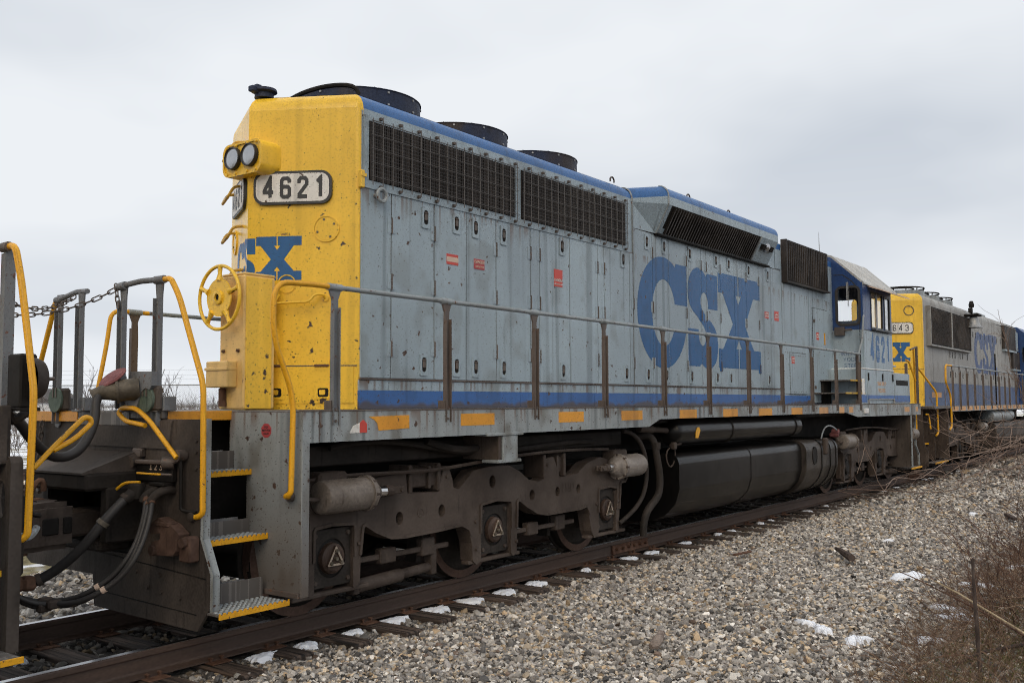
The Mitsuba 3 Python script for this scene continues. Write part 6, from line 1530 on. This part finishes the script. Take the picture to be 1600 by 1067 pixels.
# arching branches that reach out over the rail
BR = [[(30, -3.4, .1), (25, -2.9, .85), (21.5, -2.5, .80), (17.5, -2.3, .62), (14.2, -2.2, .46), (12.2, -2.2, .30), (10.6, -2.2, .38), (10.0, -2.2, .22)],
      [(28, -3.2, .2), (24.5, -2.4, .62), (20, -2.2, .78), (16.5, -2.2, 1.12), (14.4, -2.2, 1.55), (14.0, -2.2, 1.75)],
      [(29, -3.6, -.1), (23, -2.8, .5), (19, -2.5, .52), (15.5, -2.4, .40), (13, -2.3, .12), (11.9, -2.3, -.10)],
      [(27, -3.2, 0), (22, -2.7, .9), (18.5, -2.5, .98), (16.0, -2.4, .85), (14.5, -2.3, .72)],
      [(27, -2.9, .3), (25.0, -2.4, 1.6), (23.6, -2.3, 2.6), (22.8, -2.2, 3.75)],
      [(29, -3.0, .4), (26, -2.6, 1.2), (23.5, -2.4, 1.7), (21.5, -2.3, 2.35)],
      [(30, -3.8, .1), (24, -3.0, .3), (20, -2.8, .22), (17.0, -2.7, .10), (15.0, -2.6, -.12)],
      [(26, -3.2, .2), (22, -2.6, .62), (19.5, -2.4, .45), (17.8, -2.3, .10), (17.2, -2.3, -.15)],
      [(28, -3.4, .2), (24, -2.7, 1.0), (21, -2.5, 1.2), (18.6, -2.4, 1.18), (16.8, -2.3, .95)]]
LB = ['lowest long branch whose tip hangs over the rail', 'branch curving up across the second locomotive', 'branch drooping towards the stones', 'middle branch of the bundle', 'thin branch standing up in front of the far blue cab', 'thin slanting branch before the far handrail', 'branch lying close to the stones', 'short branch bending down to the ground', 'upper branch of the bundle']
BR += [[(q[0] + .7 * rng.normal(), q[1] + .3 * rng.normal(), max(-.12, q[2] * (.55 + .35 * rng.random()))) for q in b] for b in BR[:4] + BR[6:]]
LB += ['side stem low in the fallen bundle'] * 7
for b, tx in zip(BR, LB):
    c = curve(b, 30)
    c = c + np.cumsum(rng.normal(size=c.shape) * .015, 0)
    paths = [(c, .016, .006)]
    for q in range(7):
        i = rng.integers(4, 28)
        d = (c[i + 1] - c[i]) / np.linalg.norm(c[i + 1] - c[i]) + rng.normal(size=3) * [.3, .3, .45]
        grow(c[i], d, rng.uniform(.5, 1.5), .009, 1, paths, .5, .0, 6, 2, .55)
    plant('fallen_branch', 'bare brown ' + tx, 'branch', paths, 'bare branches reaching over the track', n=4, c0=(.18, .125, .10), c1=(.36, .28, .235))

# ------------------------------------------------------------------ yard behind the train on the left
def at_depth(px, z, D):
    """A point D metres away along the viewing direction, px tenths sideways; only used to lay out the far fence line."""
    r_ = rt[:2] / np.linalg.norm(rt[:2]); g_ = np.array([math.sin(YAW), math.cos(YAW)])
    q = CAM[:2] + g_ * D + r_ * px
    return np.array([q[0], q[1], z])


ZG = -.36
FD, FT = 34.0, 2.45
fe = thing('chain_link_fence', 'long chain link fence with barbed wire arms beyond the tracks', 'fence')
span = np.arange(-24, 14, 2.9)
for i, s in enumerate(span):
    b = at_depth(s, ZG, FD); t_ = b.copy(); t_[2] = FT + .05
    p = part(fe, 'post', cyl(b, t_, .032, n=8), 'm_galv', 40)
    a2 = at_depth(s + .22, FT + .55, FD - .1)
    part(p, 'barb_arm', cyl(t_, a2, .016, n=6), 'm_galv', 40)
A_, B_ = at_depth(-24.3, 0, FD), at_depth(14, 0, FD)
def fx(s, z): q = A_ + (B_ - A_) * (s - -24.3) / 38.3; return np.array([q[0], q[1], z])
part(fe, 'top_rail', cyl(fx(-24.3, FT), fx(14, FT), .022, n=6), 'm_galv', 40)
part(fe, 'barbed_wire', cat([cyl(fx(-24.3 + d, z), fx(14 + d, z), .004, n=3) for d, z in ((.08, FT + .2), (.14, FT + .36), (.2, FT + .52))]), 'm_galv')
ms = []
hgt = FT - ZG
for s in np.arange(-24.3 - hgt, 14, .075):
    for dirn in (1, -1):
        a, b = (s, s + hgt) if dirn > 0 else (s + hgt, s)
        ms.append(tube([fx(a, ZG), fx(b, FT)], .0022, 3))
part(fe, 'wire_mesh', cat(ms), 'm_galv', stuff=True)

for i, (y, z) in enumerate(((15.2, -.16), (16.6, -.16), (20.4, -.16), (21.8, -.16))):
    put(thing('yard_rail', ('nearest', 'second', 'third', 'farthest')[i] + ' rusty rail of the empty yard tracks beyond the train', 'rail'), ext(affinity.translate(prof, y, z), 'x', -12, 60), 'm_rail', 20)
xy = np.stack([rng.uniform(-3, 16, 5200), rng.uniform(12.5, 24, 5200)], 1)
v, f, c = stones(xy, rng.uniform(.07, .13, len(xy)), 1.25)
v[:, 2] += -.40 - np.repeat(bedz(xy[:, 0], xy[:, 1]), 12)
put(thing('yard_ballast', 'grey stones of the yard tracks beyond the train', 'gravel', kind='stuff'), (v, f), 'm_stone', False, c)
for k, (s, D) in enumerate([(-14.6, 25), (-13.2, 21), (-15.4, 31), (-13.5, 29), (-11.2, 26), (-16.5, 36), (-14.8, 40)]):
    q = at_depth(s, 0, D)
    m = snow(q[0], q[1], 1.1 + .5 * rng.random(), .5, .03, .04, 500 + k, .5)
    m[0][:, 2] += ZG + .02 - bedz(m[0][:, 0], m[0][:, 1])
    put(thing('snow_drift', 'thin strip of snow on the yard ground behind the left unit', 'snow patch', 'snow strips in the yard beyond the train'), m, 'm_snow', True)

# bare bushes by the fence, scrub behind it
for k, (s, D, h, tx) in enumerate([(-14.1, 31, 3.3, 'bare winter bush by the fence, leftmost of the taller ones'), (-12.9, 33, 2.6, 'low bare bush beside the leftmost one'), (-12.0, 30, 2.2, 'bare bush behind the jumper receptacle'), (-10.9, 31, 3.4, 'bare bush with long upright twigs behind the end posts'), (-10.0, 32.5, 2.4, 'low bare bush right of the end posts'), (-8.6, 36, 2.5, 'bare bush behind the yellow grab rail'), (-7.6, 37, 4.4, 'thin tall bare sapling near the yellow hood end')]):
    out = []
    o = at_depth(s, ZG, D)
    for q in range(7 if h < 4 else 3):
        grow(o + rng.normal(size=3) * [.15, .15, 0], [rng.normal() * .38, rng.normal() * .38, 1], h * rng.uniform(.45, .62), .034, 3, out, .42, .12, 5, 3, .6)
    plant('bare_bush', tx, 'bush', out, n=3, c0=(.085, .07, .065), c1=(.16, .13, .12))
out = []
for _ in range(1500):
    D_ = rng.uniform(37, 52)
    o = at_depth(D_ * (rng.uniform(-.385, -.27) if rng.random() < .85 else rng.uniform(-.55, -.27)), ZG, D_)
    grow(o, [rng.normal() * .3, rng.normal() * .3, 1], rng.uniform(.8, 1.6), .018, 2, out, .5, .1, 3, 2, .65)
plant('scrub', 'grey brown winter scrub beyond the fence', 'scrub', out, kind='stuff', n=3, c0=(.12, .095, .085), c1=(.20, .165, .145))
tr = []
for _ in range(260):
    o = at_depth(rng.uniform(-75, 80), ZG, rng.uniform(150, 185))
    grow(o, [rng.normal() * .2, rng.normal() * .2, 1], rng.uniform(1.4, 2.6), .06, 2, tr, .5, .1, 3, 3, .6)
plant('far_woods', 'low far tree line on the horizon', 'woods', tr, kind='stuff', n=3, c0=(.10, .09, .095), c1=(.16, .145, .15))
hs = thing('distant_house', 'small pale house on the horizon at the left', 'house')
o = at_depth(-57.5, ZG, 120)
part(hs, 'wall', rotz(move(box(-4, 4, -2.5, 2.5, 0, 2.4), o), 35, o), 'm_wall_white')
gab = Polygon([(-2.8, 2.4), (2.8, 2.4), (0, 4.2)])
part(hs, 'roof', rotz(move(ext(gab, 'x', -4.3, 4.3), o), 35, o), 'm_pilot')
part(hs, 'window', rotz(move(cat([box(x - .4, x + .4, -2.53, -2.48, 1.0, 1.9) for x in (-2.4, 0, 2.4)]), o), 35, o), 'm_ink')
o = at_depth(-58.5, ZG, 105)
out = []
for q in range(60): grow(o + rng.normal(size=3) * [1.6, 1.6, 0], [rng.normal() * .5, rng.normal() * .5, 1], 1.5, .05, 2, out, .7, .05, 3, 3, .7)
plant('dark_shrub', 'dark rounded shrub on the horizon beside the pale house', 'shrub', out, n=4, c0=(.03, .03, .032), c1=(.05, .045, .045))
